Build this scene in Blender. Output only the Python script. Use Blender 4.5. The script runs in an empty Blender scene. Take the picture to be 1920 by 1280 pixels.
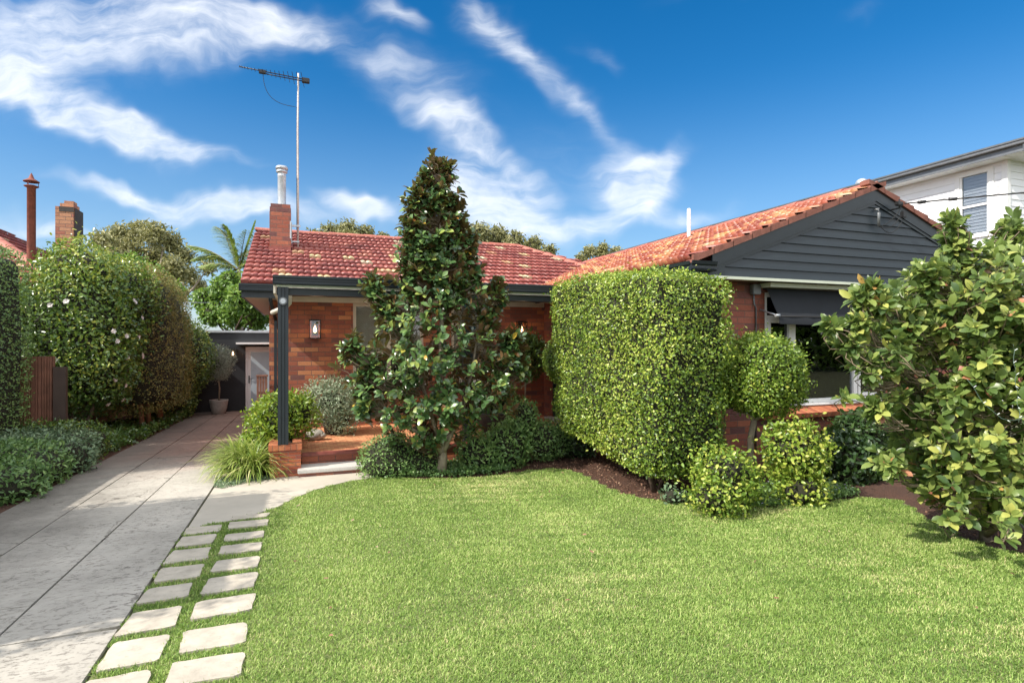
import bpy, math, random
import numpy as np
from mathutils import Vector, Matrix
random.seed(7)
RS = np.random.RandomState(11)
sc = bpy.context.scene
COL = sc.collection
PI = math.pi
rad = math.radians

# ------------------------------------------------------------------ camera
CAMZ = 1.57
YAW = 20.56
cam = bpy.data.cameras.new('camera')
cam.lens = 1080 / 1920 * 36
cam.sensor_width = 36
cam.clip_start = 0.05
cam.clip_end = 3000
cam_o = bpy.data.objects.new('camera', cam)
COL.objects.link(cam_o)
cam_o.location = (0, 0, CAMZ)
cam_o.rotation_euler = (rad(90), 0, rad(-YAW))
sc.camera = cam_o
sc.view_settings.view_transform = 'Standard'
sc.view_settings.look = 'None'
sc.view_settings.gamma = 1
sc.view_settings.exposure = 0.60
sc.cycles.max_bounces = 8
sc.cycles.diffuse_bounces = 4
sc.cycles.transparent_max_bounces = 8

# ------------------------------------------------------------------ sun and sky
SUN_EL = 43.0
SUN_AZ = 192.0        # direction towards the sun, degrees from +X counter-clockwise (180 = from the left)
sd = Vector((math.cos(rad(SUN_AZ)) * math.cos(rad(SUN_EL)), math.sin(rad(SUN_AZ)) * math.cos(rad(SUN_EL)), math.sin(rad(SUN_EL))))
sun = bpy.data.lights.new('sun', 'SUN')
sun.energy = 4.3
sun.angle = rad(0.53)
sun.color = (1.0, 0.93, 0.83)
sun_o = bpy.data.objects.new('sun', sun)
COL.objects.link(sun_o)
sun_o.location = (-20, -5, 25)
sun_o.rotation_euler = sd.to_track_quat('Z', 'Y').to_euler()

world = bpy.data.worlds.new('World')
sc.world = world
world.use_nodes = True
WT = world.node_tree
WT.nodes.clear()


def wn(t, **kw):
    n = WT.nodes.new(t)
    for k, v in kw.items():
        setattr(n, k, v)
    return n


def wmath(op, a, b=None, c=None, clamp=False):
    n = wn('ShaderNodeMath', operation=op)
    n.use_clamp = clamp
    for i, v in enumerate((a, b, c)):
        if v is None:
            continue
        if isinstance(v, (int, float)):
            n.inputs[i].default_value = v
        else:
            WT.links.new(v, n.inputs[i])
    return n.outputs[0]


def wdot(vec, const):
    n = wn('ShaderNodeVectorMath', operation='DOT_PRODUCT')
    WT.links.new(vec, n.inputs[0])
    n.inputs[1].default_value = const
    return n.outputs['Value']


sky = wn('ShaderNodeTexSky', sky_type='NISHITA')
sky.sun_disc = False
sky.sun_elevation = rad(SUN_EL)
sky.sun_rotation = rad(90 - SUN_AZ)
sky.air_density = 1.0
sky.dust_density = 0.35
sky.ozone_density = 2.2
sky.altitude = 50
geo = wn('ShaderNodeTexCoord')
dirv = geo.outputs['Generated']
fx, fy = math.sin(rad(YAW)), math.cos(rad(YAW))
dF = wdot(dirv, (fx, fy, 0))
dR = wdot(dirv, (fy, -fx, 0))
dZ = wdot(dirv, (0, 0, 1))
dFs = wmath('MAXIMUM', dF, 0.02)
cu = wmath('DIVIDE', dR, dFs)
cv = wmath('DIVIDE', dZ, dFs)
comb = wn('ShaderNodeCombineXYZ')
WT.links.new(cu, comb.inputs[0])
WT.links.new(cv, comb.inputs[1])
# domain warp
warp = wn('ShaderNodeTexNoise')
warp.inputs['Scale'].default_value = 5.5
warp.inputs['Detail'].default_value = 3
warp.inputs['Roughness'].default_value = 0.6
WT.links.new(comb.outputs[0], warp.inputs['Vector'])
wsub = wn('ShaderNodeVectorMath', operation='SUBTRACT')
WT.links.new(warp.outputs['Color'], wsub.inputs[0])
wsub.inputs[1].default_value = (0.5, 0.5, 0.5)
wsc = wn('ShaderNodeVectorMath', operation='SCALE')
WT.links.new(wsub.outputs[0], wsc.inputs[0])
wsc.inputs['Scale'].default_value = 0.13
wadd = wn('ShaderNodeVectorMath', operation='ADD')
WT.links.new(comb.outputs[0], wadd.inputs[0])
WT.links.new(wsc.outputs[0], wadd.inputs[1])
uvw = wadd.outputs[0]


def px(x, y):
    return (x - 960) / 1080, (638 - y) / 1080


# cloud banks: centre px, half length px, half width px, tilt deg (positive = rising to the right), strength
CL = [
    (120, 60, 430, 105, 4, 1.0), (330, 40, 260, 70, -4, 0.9), (480, 20, 230, 40, 0, .55),
    (110, 195, 260, 62, -22, 0.85), (250, 245, 200, 45, -17, 0.85), (420, 290, 160, 26, -12, 0.5),
    (200, 352, 170, 22, -10, 0.6), (400, 380, 260, 32, -6, 0.85), (360, 404, 130, 20, 0, 0.6), (670, 392, 95, 20, -22, 0.8),
    (590, 60, 95, 26, -10, 0.65), (745, 12, 75, 26, -20, 0.75),
    (900, 30, 200, 42, -45, 0.65), (1010, 110, 220, 42, -46, 0.55), (1100, 200, 100, 22, -50, 0.3),
    (760, 140, 170, 60, -20, 0.38), (835, 228, 90, 42, -25, 0.95), (905, 262, 60, 25, -15, 0.7),
    (880, 330, 90, 60, -20, 0.55), (930, 385, 140, 66, -18, 0.95), (985, 325, 90, 24, -40, 0.65), (950, 430, 170, 36, 0, 0.5),
    (1235, 300, 95, 34, 32, 0.75), (1175, 330, 90, 60, 10, 0.85), (1190, 380, 110, 50, 30, 0.85), (1110, 435, 150, 32, 12, 0.6),
    (1330, 400, 120, 24, 18, 0.45), (1270, 420, 60, 20, 10, 0.35),
    (1120, 95, 90, 30, -35, 0.35), (1640, 10, 90, 24, 10, 0.25), (1000, 330, 330, 130, 0, 0.33), (760, 100, 200, 80, -20, .3), (40, 430, 220, 60, 0, 0.45), (560, 410, 300, 60, 0, 0.35),
    (130, 430, 120, 14, 0, .5), (1500, -120, 300, 60, 20, .6), (2300, 200, 260, 60, 10, .6), (-350, 250, 260, 90, -15, .9),
]
mask = None
for (x, y, a, b, t, s) in CL:
    u, v = px(x, y)
    m = wn('ShaderNodeMapping', vector_type='TEXTURE')
    m.inputs['Location'].default_value = (u, v, 0)
    m.inputs['Rotation'].default_value = (0, 0, rad(t))
    m.inputs['Scale'].default_value = (a / 1080 * 1.25, b / 1080 * 1.35, 1)
    WT.links.new(uvw, m.inputs['Vector'])
    ln = wn('ShaderNodeVectorMath', operation='LENGTH')
    WT.links.new(m.outputs[0], ln.inputs[0])
    mr = wn('ShaderNodeMapRange', interpolation_type='SMOOTHSTEP')
    WT.links.new(ln.outputs['Value'], mr.inputs[0])
    mr.inputs[1].default_value = 1.05
    mr.inputs[2].default_value = 0.0
    mr.inputs[3].default_value = 0
    mr.inputs[4].default_value = s
    mask = mr.outputs[0] if mask is None else wmath('MAXIMUM', mask, wmath('MINIMUM', wmath('ADD', mask, mr.outputs[0]), 0.95))
# feathery detail
rot = wn('ShaderNodeMapping')
rot.inputs['Rotation'].default_value = (0, 0, rad(18))
rot.inputs['Scale'].default_value = (2.0, 8.5, 1)
WT.links.new(uvw, rot.inputs['Vector'])
nz = wn('ShaderNodeTexNoise')
nz.inputs['Scale'].default_value = 1.9
nz.inputs['Detail'].default_value = 9
nz.inputs['Roughness'].default_value = 0.62
nz.inputs['Distortion'].default_value = 0.15
WT.links.new(rot.outputs[0], nz.inputs['Vector'])
nz2 = wn('ShaderNodeTexNoise')
nz2.inputs['Scale'].default_value = 7.5
nz2.inputs['Detail'].default_value = 8
nz2.inputs['Roughness'].default_value = 0.6
WT.links.new(uvw, nz2.inputs['Vector'])
nn = wmath('ADD', wmath('MULTIPLY', nz.outputs[0], 0.65), wmath('MULTIPLY', nz2.outputs[0], 0.35))
det = wmath('MULTIPLY', wmath('SUBTRACT', nn, 0.49), 4.2)
front = wmath('GREATER_THAN', dF, 0.05)
cov = wmath('MULTIPLY', wmath('ADD', wmath('MULTIPLY', mask, 1.25), wmath('MULTIPLY', det, wmath('ADD', wmath('MULTIPLY', mask, 0.95), 0.06))), front)
cmr = wn('ShaderNodeMapRange', interpolation_type='SMOOTHERSTEP')
WT.links.new(cov, cmr.inputs[0])
cmr.inputs[1].default_value = 0.0
cmr.inputs[2].default_value = 2.25
# horizon whitening on the side towards the sun
skym = wn('ShaderNodeHueSaturation')
skym.inputs['Saturation'].default_value = 1.45
skym.inputs['Value'].default_value = 1.0
WT.links.new(sky.outputs[0], skym.inputs['Color'])
hz = wn('ShaderNodeMapRange', interpolation_type='SMOOTHSTEP')
WT.links.new(dZ, hz.inputs[0])
hz.inputs[1].default_value = 0.42
hz.inputs[2].default_value = -0.05
hz.inputs[4].default_value = 0.60
mixh = wn('ShaderNodeMixRGB')
WT.links.new(hz.outputs[0], mixh.inputs[0])
WT.links.new(skym.outputs[0], mixh.inputs[1])
mixh.inputs[2].default_value = (3.0, 4.1, 5.6, 1)
mixc = wn('ShaderNodeMixRGB')
WT.links.new(wmath('MULTIPLY', cmr.outputs[0], 0.93), mixc.inputs[0])
WT.links.new(mixh.outputs[0], mixc.inputs[1])
mixc.inputs[2].default_value = (7.6, 7.8, 8.1, 1)
# bright unseen cloud added as fill light, behind the camera and overhead
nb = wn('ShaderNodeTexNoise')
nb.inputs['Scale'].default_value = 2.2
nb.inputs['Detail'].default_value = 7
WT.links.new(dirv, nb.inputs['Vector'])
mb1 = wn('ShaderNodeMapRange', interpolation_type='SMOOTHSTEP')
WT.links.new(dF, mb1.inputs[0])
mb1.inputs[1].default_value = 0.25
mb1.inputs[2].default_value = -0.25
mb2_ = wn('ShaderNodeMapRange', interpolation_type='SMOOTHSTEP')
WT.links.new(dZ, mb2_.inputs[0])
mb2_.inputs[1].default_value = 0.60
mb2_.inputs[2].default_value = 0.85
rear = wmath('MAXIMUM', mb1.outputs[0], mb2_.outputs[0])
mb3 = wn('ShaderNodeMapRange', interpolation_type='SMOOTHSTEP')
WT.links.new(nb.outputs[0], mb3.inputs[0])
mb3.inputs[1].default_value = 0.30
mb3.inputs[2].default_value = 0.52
rear_fill = wmath('MULTIPLY', rear, mb3.outputs[0])
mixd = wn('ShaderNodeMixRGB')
WT.links.new(rear_fill, mixd.inputs[0])
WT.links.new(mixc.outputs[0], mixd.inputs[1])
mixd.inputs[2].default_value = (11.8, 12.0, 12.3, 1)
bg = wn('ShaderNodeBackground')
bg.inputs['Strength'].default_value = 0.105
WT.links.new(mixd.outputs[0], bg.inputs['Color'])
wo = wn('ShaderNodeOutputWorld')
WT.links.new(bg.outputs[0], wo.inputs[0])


# ------------------------------------------------------------------ materials
def newmat(name):
    m = bpy.data.materials.new(name)
    m.use_nodes = True
    nt = m.node_tree
    nt.nodes.clear()
    out = nt.nodes.new('ShaderNodeOutputMaterial')
    p = nt.nodes.new('ShaderNodeBsdfPrincipled')
    nt.links.new(p.outputs[0], out.inputs[0])
    return m, nt, p, out


def ramp(nt, fac, stops, mode='LINEAR'):
    r = nt.nodes.new('ShaderNodeValToRGB')
    r.color_ramp.interpolation = mode
    el = r.color_ramp.elements
    while len(el) < len(stops):
        el.new(0.5)
    for e, (p, c) in zip(el, stops):
        e.position = p
        e.color = (c[0], c[1], c[2], 1)
    nt.links.new(fac, r.inputs[0])
    return r.outputs[0]


def noise(nt, scale, detail=5, rough=0.6, vec=None, dim='Object', stretch=None):
    n = nt.nodes.new('ShaderNodeTexNoise')
    n.inputs['Scale'].default_value = scale
    n.inputs['Detail'].default_value = detail
    n.inputs['Roughness'].default_value = rough
    if vec is None:
        tc = nt.nodes.new('ShaderNodeTexCoord')
        vec = tc.outputs[dim]
    if stretch:
        mp = nt.nodes.new('ShaderNodeMapping')
        mp.inputs['Scale'].default_value = stretch
        nt.links.new(vec, mp.inputs['Vector'])
        vec = mp.outputs[0]
    nt.links.new(vec, n.inputs['Vector'])
    return n.outputs[0]


def nmath(nt, op, a, b=None, c=None, clamp=False):
    n = nt.nodes.new('ShaderNodeMath')
    n.operation = op
    n.use_clamp = clamp
    for i, v in enumerate((a, b, c)):
        if v is None:
            continue
        if isinstance(v, (int, float)):
            n.inputs[i].default_value = v
        else:
            nt.links.new(v, n.inputs[i])
    return n.outputs[0]


def mixrgb(nt, fac, a, b, blend='MIX'):
    n = nt.nodes.new('ShaderNodeMixRGB')
    n.blend_type = blend
    for i, v in enumerate((fac, a, b)):
        if isinstance(v, (int, float)):
            n.inputs[i].default_value = v
        elif isinstance(v, tuple):
            n.inputs[i].default_value = (v[0], v[1], v[2], 1)
        else:
            nt.links.new(v, n.inputs[i])
    return n.outputs[0]


def bump(nt, p, h, strength=0.4, dist=0.01):
    b = nt.nodes.new('ShaderNodeBump')
    b.inputs['Strength'].default_value = strength
    b.inputs['Distance'].default_value = dist
    nt.links.new(h, b.inputs['Height'])
    nt.links.new(b.outputs[0], p.inputs['Normal'])


def mat_plain(name, col, rough=0.5, metal=0.0, var=0.15, scale=6.0, bmp=0.1, bscale=60, spec=0.5, dirt=None):
    m, nt, p, out = newmat(name)
    n = noise(nt, scale, 6)
    lo = tuple(c * (1 - var) for c in col)
    hi = tuple(min(1, c * (1 + var)) for c in col)
    c = ramp(nt, n, [(0.3, lo), (0.7, hi)])
    if dirt:
        n2 = noise(nt, scale * 3.1, 8, 0.7)
        f = nt.nodes.new('ShaderNodeMapRange')
        nt.links.new(n2, f.inputs[0])
        f.inputs[1].default_value = 0.55
        f.inputs[2].default_value = 0.75
        c = mixrgb(nt, f.outputs[0], c, dirt)
    nt.links.new(c, p.inputs['Base Color'])
    p.inputs['Roughness'].default_value = rough
    p.inputs['Metallic'].default_value = metal
    p.inputs['Specular IOR Level'].default_value = spec
    if bmp:
        bump(nt, p, noise(nt, bscale, 4), bmp, 0.004)
    return m


def mat_leaf(name, stops, rough=0.38, trans=0.28, tcol=(0.25, 0.42, 0.04), back=None, spec=0.5):
    m, nt, p, out = newmat(name)
    a = nt.nodes.new('ShaderNodeAttribute')
    a.attribute_name = 'tint'
    c = ramp(nt, a.outputs['Fac'], stops)
    if back is not None:
        g = nt.nodes.new('ShaderNodeNewGeometry')
        c = mixrgb(nt, g.outputs['Backfacing'], c, back)
    nt.links.new(c, p.inputs['Base Color'])
    p.inputs['Roughness'].default_value = rough
    p.inputs['Specular IOR Level'].default_value = spec
    if trans > 0:
        t = nt.nodes.new('ShaderNodeBsdfTranslucent')
        tc = mixrgb(nt, 0.5, c, tcol)
        nt.links.new(tc, t.inputs['Color'])
        mx = nt.nodes.new('ShaderNodeMixShader')
        mx.inputs[0].default_value = trans
        nt.links.new(p.outputs[0], mx.inputs[1])
        nt.links.new(t.outputs[0], mx.inputs[2])
        nt.links.new(mx.outputs[0], out.inputs[0])
    return m


def mat_brick(name, stops, mortar=(0.16, 0.10, 0.08), L=0.24, H=0.086, mw=0.0085, bstr=0.6):
    """Courses of running bond on axis-aligned walls; each brick takes its own colour from a hash."""
    m, nt, p, out = newmat(name)
    tc = nt.nodes.new('ShaderNodeTexCoord')
    sp = nt.nodes.new('ShaderNodeSeparateXYZ')
    nt.links.new(tc.outputs['Object'], sp.inputs[0])
    h = nmath(nt, 'ADD', sp.outputs[0], sp.outputs[1])
    row = nmath(nt, 'DIVIDE', sp.outputs[2], H)
    rowi = nmath(nt, 'FLOOR', row)
    off = nmath(nt, 'MULTIPLY', nmath(nt, 'FLOORED_MODULO', rowi, 2.0), 0.5)
    cx = nmath(nt, 'ADD', nmath(nt, 'DIVIDE', h, L), off)
    ci = nmath(nt, 'FLOOR', cx)
    fx_ = nmath(nt, 'SUBTRACT', cx, ci)
    fz_ = nmath(nt, 'SUBTRACT', row, rowi)
    dx = nmath(nt, 'MULTIPLY', nmath(nt, 'MINIMUM', fx_, nmath(nt, 'SUBTRACT', 1.0, fx_)), L)
    dz = nmath(nt, 'MULTIPLY', nmath(nt, 'MINIMUM', fz_, nmath(nt, 'SUBTRACT', 1.0, fz_)), H)
    d = nmath(nt, 'MINIMUM', dx, dz)
    wob = nmath(nt, 'MULTIPLY', nmath(nt, 'SUBTRACT', noise(nt, 45, 3), 0.5), 0.004)
    d = nmath(nt, 'ADD', d, wob)
    mr = nt.nodes.new('ShaderNodeMapRange')
    mr.interpolation_type = 'SMOOTHSTEP'
    nt.links.new(d, mr.inputs[0])
    mr.inputs[1].default_value = mw * 0.3
    mr.inputs[2].default_value = mw * 0.85
    cb = nt.nodes.new('ShaderNodeCombineXYZ')
    nt.links.new(ci, cb.inputs[0])
    nt.links.new(rowi, cb.inputs[1])
    w = nt.nodes.new('ShaderNodeTexWhiteNoise')
    w.noise_dimensions = '2D'
    nt.links.new(cb.outputs[0], w.inputs['Vector'])
    bc = ramp(nt, w.outputs['Value'], stops, 'CONSTANT')
    fine = noise(nt, 38, 6, 0.7)
    bc = mixrgb(nt, 0.55, bc, ramp(nt, fine, [(0.3, (0.55, 0.5, 0.5)), (0.7, (1.25, 1.15, 1.1))]), 'MULTIPLY')
    big = noise(nt, 1.3, 5, 0.6)
    bc = mixrgb(nt, 0.35, bc, ramp(nt, big, [(0.35, (0.7, 0.68, 0.7)), (0.65, (1.15, 1.12, 1.1))]), 'MULTIPLY')
    c = mixrgb(nt, mr.outputs[0], mortar, bc)
    nt.links.new(c, p.inputs['Base Color'])
    p.inputs['Roughness'].default_value = 0.72
    p.inputs['Specular IOR Level'].default_value = 0.35
    hh = nmath(nt, 'ADD', mr.outputs[0], nmath(nt, 'MULTIPLY', fine, 0.55))
    bump(nt, p, hh, bstr, 0.008)
    return m


def mat_glass(name, tint=(0.9, 0.95, 0.95), rough=0.01, k=1.35):
    m, nt, p, out = newmat(name)
    nt.nodes.remove(p)
    g = nt.nodes.new('ShaderNodeBsdfGlossy')
    g.inputs['Roughness'].default_value = rough
    g.inputs['Color'].default_value = (0.95, 0.97, 1, 1)
    t = nt.nodes.new('ShaderNodeBsdfTransparent')
    t.inputs['Color'].default_value = (*tint, 1)
    f = nt.nodes.new('ShaderNodeFresnel')
    f.inputs['IOR'].default_value = 1.55
    fac = nmath(nt, 'ADD', nmath(nt, 'MULTIPLY', f.outputs[0], k), 0.03, clamp=True)
    mx = nt.nodes.new('ShaderNodeMixShader')
    nt.links.new(fac, mx.inputs[0])
    nt.links.new(t.outputs[0], mx.inputs[1])
    nt.links.new(g.outputs[0], mx.inputs[2])
    nt.links.new(mx.outputs[0], out.inputs[0])
    return m


BR = [(0.0, (0.38, 0.125, 0.075)), (0.22, (0.28, 0.095, 0.07)), (0.42, (0.50, 0.18, 0.085)), (0.60, (0.33, 0.11, 0.07)),
      (0.75, (0.58, 0.25, 0.12)), (0.86, (0.20, 0.09, 0.08)), (0.94, (0.43, 0.145, 0.08))]
BW = [(0.0, (0.28, 0.10, 0.07)), (0.22, (0.34, 0.12, 0.08)), (0.42, (0.21, 0.085, 0.075)), (0.60, (0.33, 0.105, 0.065)),
      (0.75, (0.41, 0.145, 0.085)), (0.86, (0.17, 0.075, 0.07)), (0.94, (0.30, 0.10, 0.07))]
M = {}
M['brick'] = mat_brick('brick_front', BR)
M['brick_wing'] = mat_brick('brick_wing', BW)
M['brick_old'] = mat_brick('brick_old', [(0, (0.42, 0.2, 0.12)), (0.3, (0.5, 0.26, 0.15)), (0.6, (0.38, 0.15, 0.10)), (0.8, (0.46, 0.24, 0.13))], (0.12, 0.09, 0.08))
M['brick_soldier'] = mat_brick('brick_sill', [(0, (0.46, 0.16, 0.075)), (0.4, (0.38, 0.12, 0.06)), (0.7, (0.5, 0.19, 0.09))], (0.22, 0.11, 0.07), 0.078, 0.4)
M['shade_soot'] = mat_plain('shade_and_soot', (0.06, 0.05, 0.045), 0.9)  # dark coat painting shade on the chimney's right side, also its sooty band
M['charcoal'] = mat_plain('charcoal_paint', (0.015, 0.022, 0.029), 0.42, var=0.12, bmp=0.03)
M['board'] = mat_plain('weatherboard_paint', (0.014, 0.023, 0.031), 0.5, var=0.1, scale=3, bmp=0.06, bscale=20)
M['cream'] = mat_plain('cream_paint', (0.66, 0.60, 0.50), 0.55, var=0.06, bmp=0.03)
M['soffit'] = mat_plain('soffit_paint', (0.60, 0.53, 0.46), 0.6, var=0.05, bmp=0.02)
M['white'] = mat_plain('white_paint', (0.80, 0.80, 0.79), 0.45, var=0.03, bmp=0.03)
M['offwhite'] = mat_plain('fascia_paint', (0.60, 0.64, 0.52), 0.5, var=0.06, bmp=0.03)
M['wboard'] = mat_plain('white_cladding', (0.80, 0.81, 0.83), 0.5, var=0.03, scale=2, bmp=0.02)
M['glass'] = mat_glass('window_glass')
M['soft_glass'] = mat_glass('thin_window_glass', (0.8, 0.82, 0.84), k=0.45)
M['dark_glass'] = mat_glass('dark_window_glass', (0.8, 0.83, 0.83), k=1.5)
M['blind'] = mat_plain('roller_blind', (0.74, 0.68, 0.54), 0.8, var=0.06)
M['curtain'] = mat_plain('curtain_cloth', (0.50, 0.52, 0.54), 0.85, var=0.08)
M['interior'] = mat_plain('interior_dark', (0.38, 0.36, 0.33), 0.9)
M['slat'] = mat_plain('white_blind_slat', (0.78, 0.79, 0.80), 0.5, var=0.03, bmp=0)
M['frost'] = mat_plain('frosted_glass', (0.42, 0.50, 0.56), 0.18, var=0.06, bmp=0.0, spec=0.6)
M['render_dark'] = mat_plain('dark_render', (0.020, 0.022, 0.026), 0.7, var=0.2, bmp=0.2, bscale=30)
M['galv'] = mat_plain('galvanised_steel', (0.50, 0.53, 0.56), 0.42, 0.6, var=0.15, dirt=(0.3, 0.27, 0.25))
M['greymetal'] = mat_plain('grey_metal', (0.18, 0.19, 0.20), 0.45, 0.4, var=0.15)
M['black'] = mat_plain('black_plastic', (0.012, 0.012, 0.013), 0.45, var=0.1)
M['rust'] = mat_plain('rusty_paint', (0.20, 0.055, 0.035), 0.7, var=0.3, scale=14, bmp=0.3, dirt=(0.09, 0.045, 0.03))
M['mast'] = mat_plain('mast_rust', (0.55, 0.50, 0.46), 0.6, 0.1, var=0.1, scale=9, dirt=(0.30, 0.09, 0.05))
M['canvas'] = mat_plain('awning_canvas', (0.010, 0.013, 0.018), 0.85, var=0.12, bmp=0.3, bscale=250)
M['pvc'] = mat_plain('white_pipe', (0.75, 0.75, 0.74), 0.4, var=0.03)
M['concrete_pot'] = mat_plain('concrete_pot', (0.33, 0.30, 0.27), 0.85, var=0.2, scale=9, bmp=0.3, dirt=(0.16, 0.15, 0.13))
M['dark_pot'] = mat_plain('dark_pot', (0.035, 0.036, 0.038), 0.6, var=0.4, scale=12, bmp=0.4, dirt=(0.13, 0.13, 0.125))
M['granite'] = mat_plain('granite_tread', (0.52, 0.50, 0.47), 0.8, var=0.2, scale=160, bmp=0.3, bscale=200)
M['stone'] = mat_plain('ornament_stone', (0.34, 0.32, 0.28), 0.9, var=0.25, scale=18, bmp=0.5, bscale=80)
M['soil'] = mat_plain('soil', (0.045, 0.03, 0.022), 0.95, var=0.4, scale=20, bmp=0.6)
M['bark'] = mat_plain('pale_bark', (0.27, 0.225, 0.165), 0.85, var=0.3, scale=16, bmp=0.5, bscale=50)
M['darkbark'] = mat_plain('dark_bark', (0.10, 0.07, 0.05), 0.9, var=0.3, scale=16, bmp=0.6, bscale=50)
M['twig'] = mat_plain('twig_bark', (0.17, 0.13, 0.085), 0.85, var=0.25, scale=20, bmp=0.2)
M['gumbark'] = mat_plain('gum_bark', (0.35, 0.29, 0.24), 0.8, var=0.3, scale=5, bmp=0.2)
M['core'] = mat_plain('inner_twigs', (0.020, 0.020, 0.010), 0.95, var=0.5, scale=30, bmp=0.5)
M['red_edge'] = mat_plain('red_edge_tile', (0.24, 0.065, 0.05), 0.5, var=0.25, scale=14, bmp=0.2)
M['tilecap'] = mat_plain('ridge_tile', (0.38, 0.12, 0.085), 0.6, var=0.25, scale=7, bmp=0.3, dirt=(0.46, 0.27, 0.16))
M['verge'] = mat_plain('verge_mortar', (0.22, 0.085, 0.06), 0.85, var=0.3, scale=10, bmp=0.6, bscale=40, dirt=(0.10, 0.06, 0.05))
M['bulb'] = None
mb, nt, p, out = newmat('lit_bulb')
p.inputs['Base Color'].default_value = (1, 0.8, 0.6, 1)
p.inputs['Emission Color'].default_value = (1, 0.55, 0.28, 1)
p.inputs['Emission Strength'].default_value = 8
M['bulb'] = mb
mb, nt, p, out = newmat('light_string_bulb')
p.inputs['Base Color'].default_value = (0.7, 0.75, 0.72, 1)
p.inputs['Roughness'].default_value = 0.2
M['ledbulb'] = mb


def mat_tile(name, stops, lich, fleck=0.0):
    m, nt, p, out = newmat(name)
    a = nt.nodes.new('ShaderNodeAttribute')
    a.attribute_name = 'tint'
    c = ramp(nt, a.outputs['Fac'], stops, 'LINEAR')
    n = noise(nt, 9, 7, 0.75)
    c = mixrgb(nt, 0.7, c, ramp(nt, n, [(0.3, (0.6, 0.55, 0.55)), (0.7, (1.3, 1.25, 1.2))]), 'MULTIPLY')
    n2 = noise(nt, 30, 8, 0.8)
    f = nt.nodes.new('ShaderNodeMapRange')
    nt.links.new(n2, f.inputs[0])
    f.inputs[1].default_value = 0.60 - fleck
    f.inputs[2].default_value = 0.72 - fleck
    c = mixrgb(nt, nmath(nt, 'MULTIPLY', f.outputs[0], 0.65), c, lich)
    nt.links.new(c, p.inputs['Base Color'])
    p.inputs['Roughness'].default_value = 0.42
    p.inputs['Specular IOR Level'].default_value = 0.55
    bump(nt, p, n2, 0.3, 0.006)
    return m


M['tile'] = mat_tile('glazed_red_tile', [(0, (0.20, 0.045, 0.04)), (0.4, (0.29, 0.068, 0.055)), (0.8, (0.36, 0.11, 0.085)), (0.86, (0.44, 0.22, 0.12)), (0.93, (0.55, 0.42, 0.22)), (1.0, (0.55, 0.46, 0.32))], (0.50, 0.25, 0.2))
M['tile_wing'] = mat_tile('weathered_orange_tile', [(0, (0.24, 0.055, 0.038)), (0.35, (0.34, 0.095, 0.055)), (0.65, (0.40, 0.15, 0.08)), (0.82, (0.46, 0.21, 0.10)), (0.93, (0.50, 0.30, 0.12)), (1.0, (0.48, 0.34, 0.20))], (0.32, 0.25, 0.20), 0.07)


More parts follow.
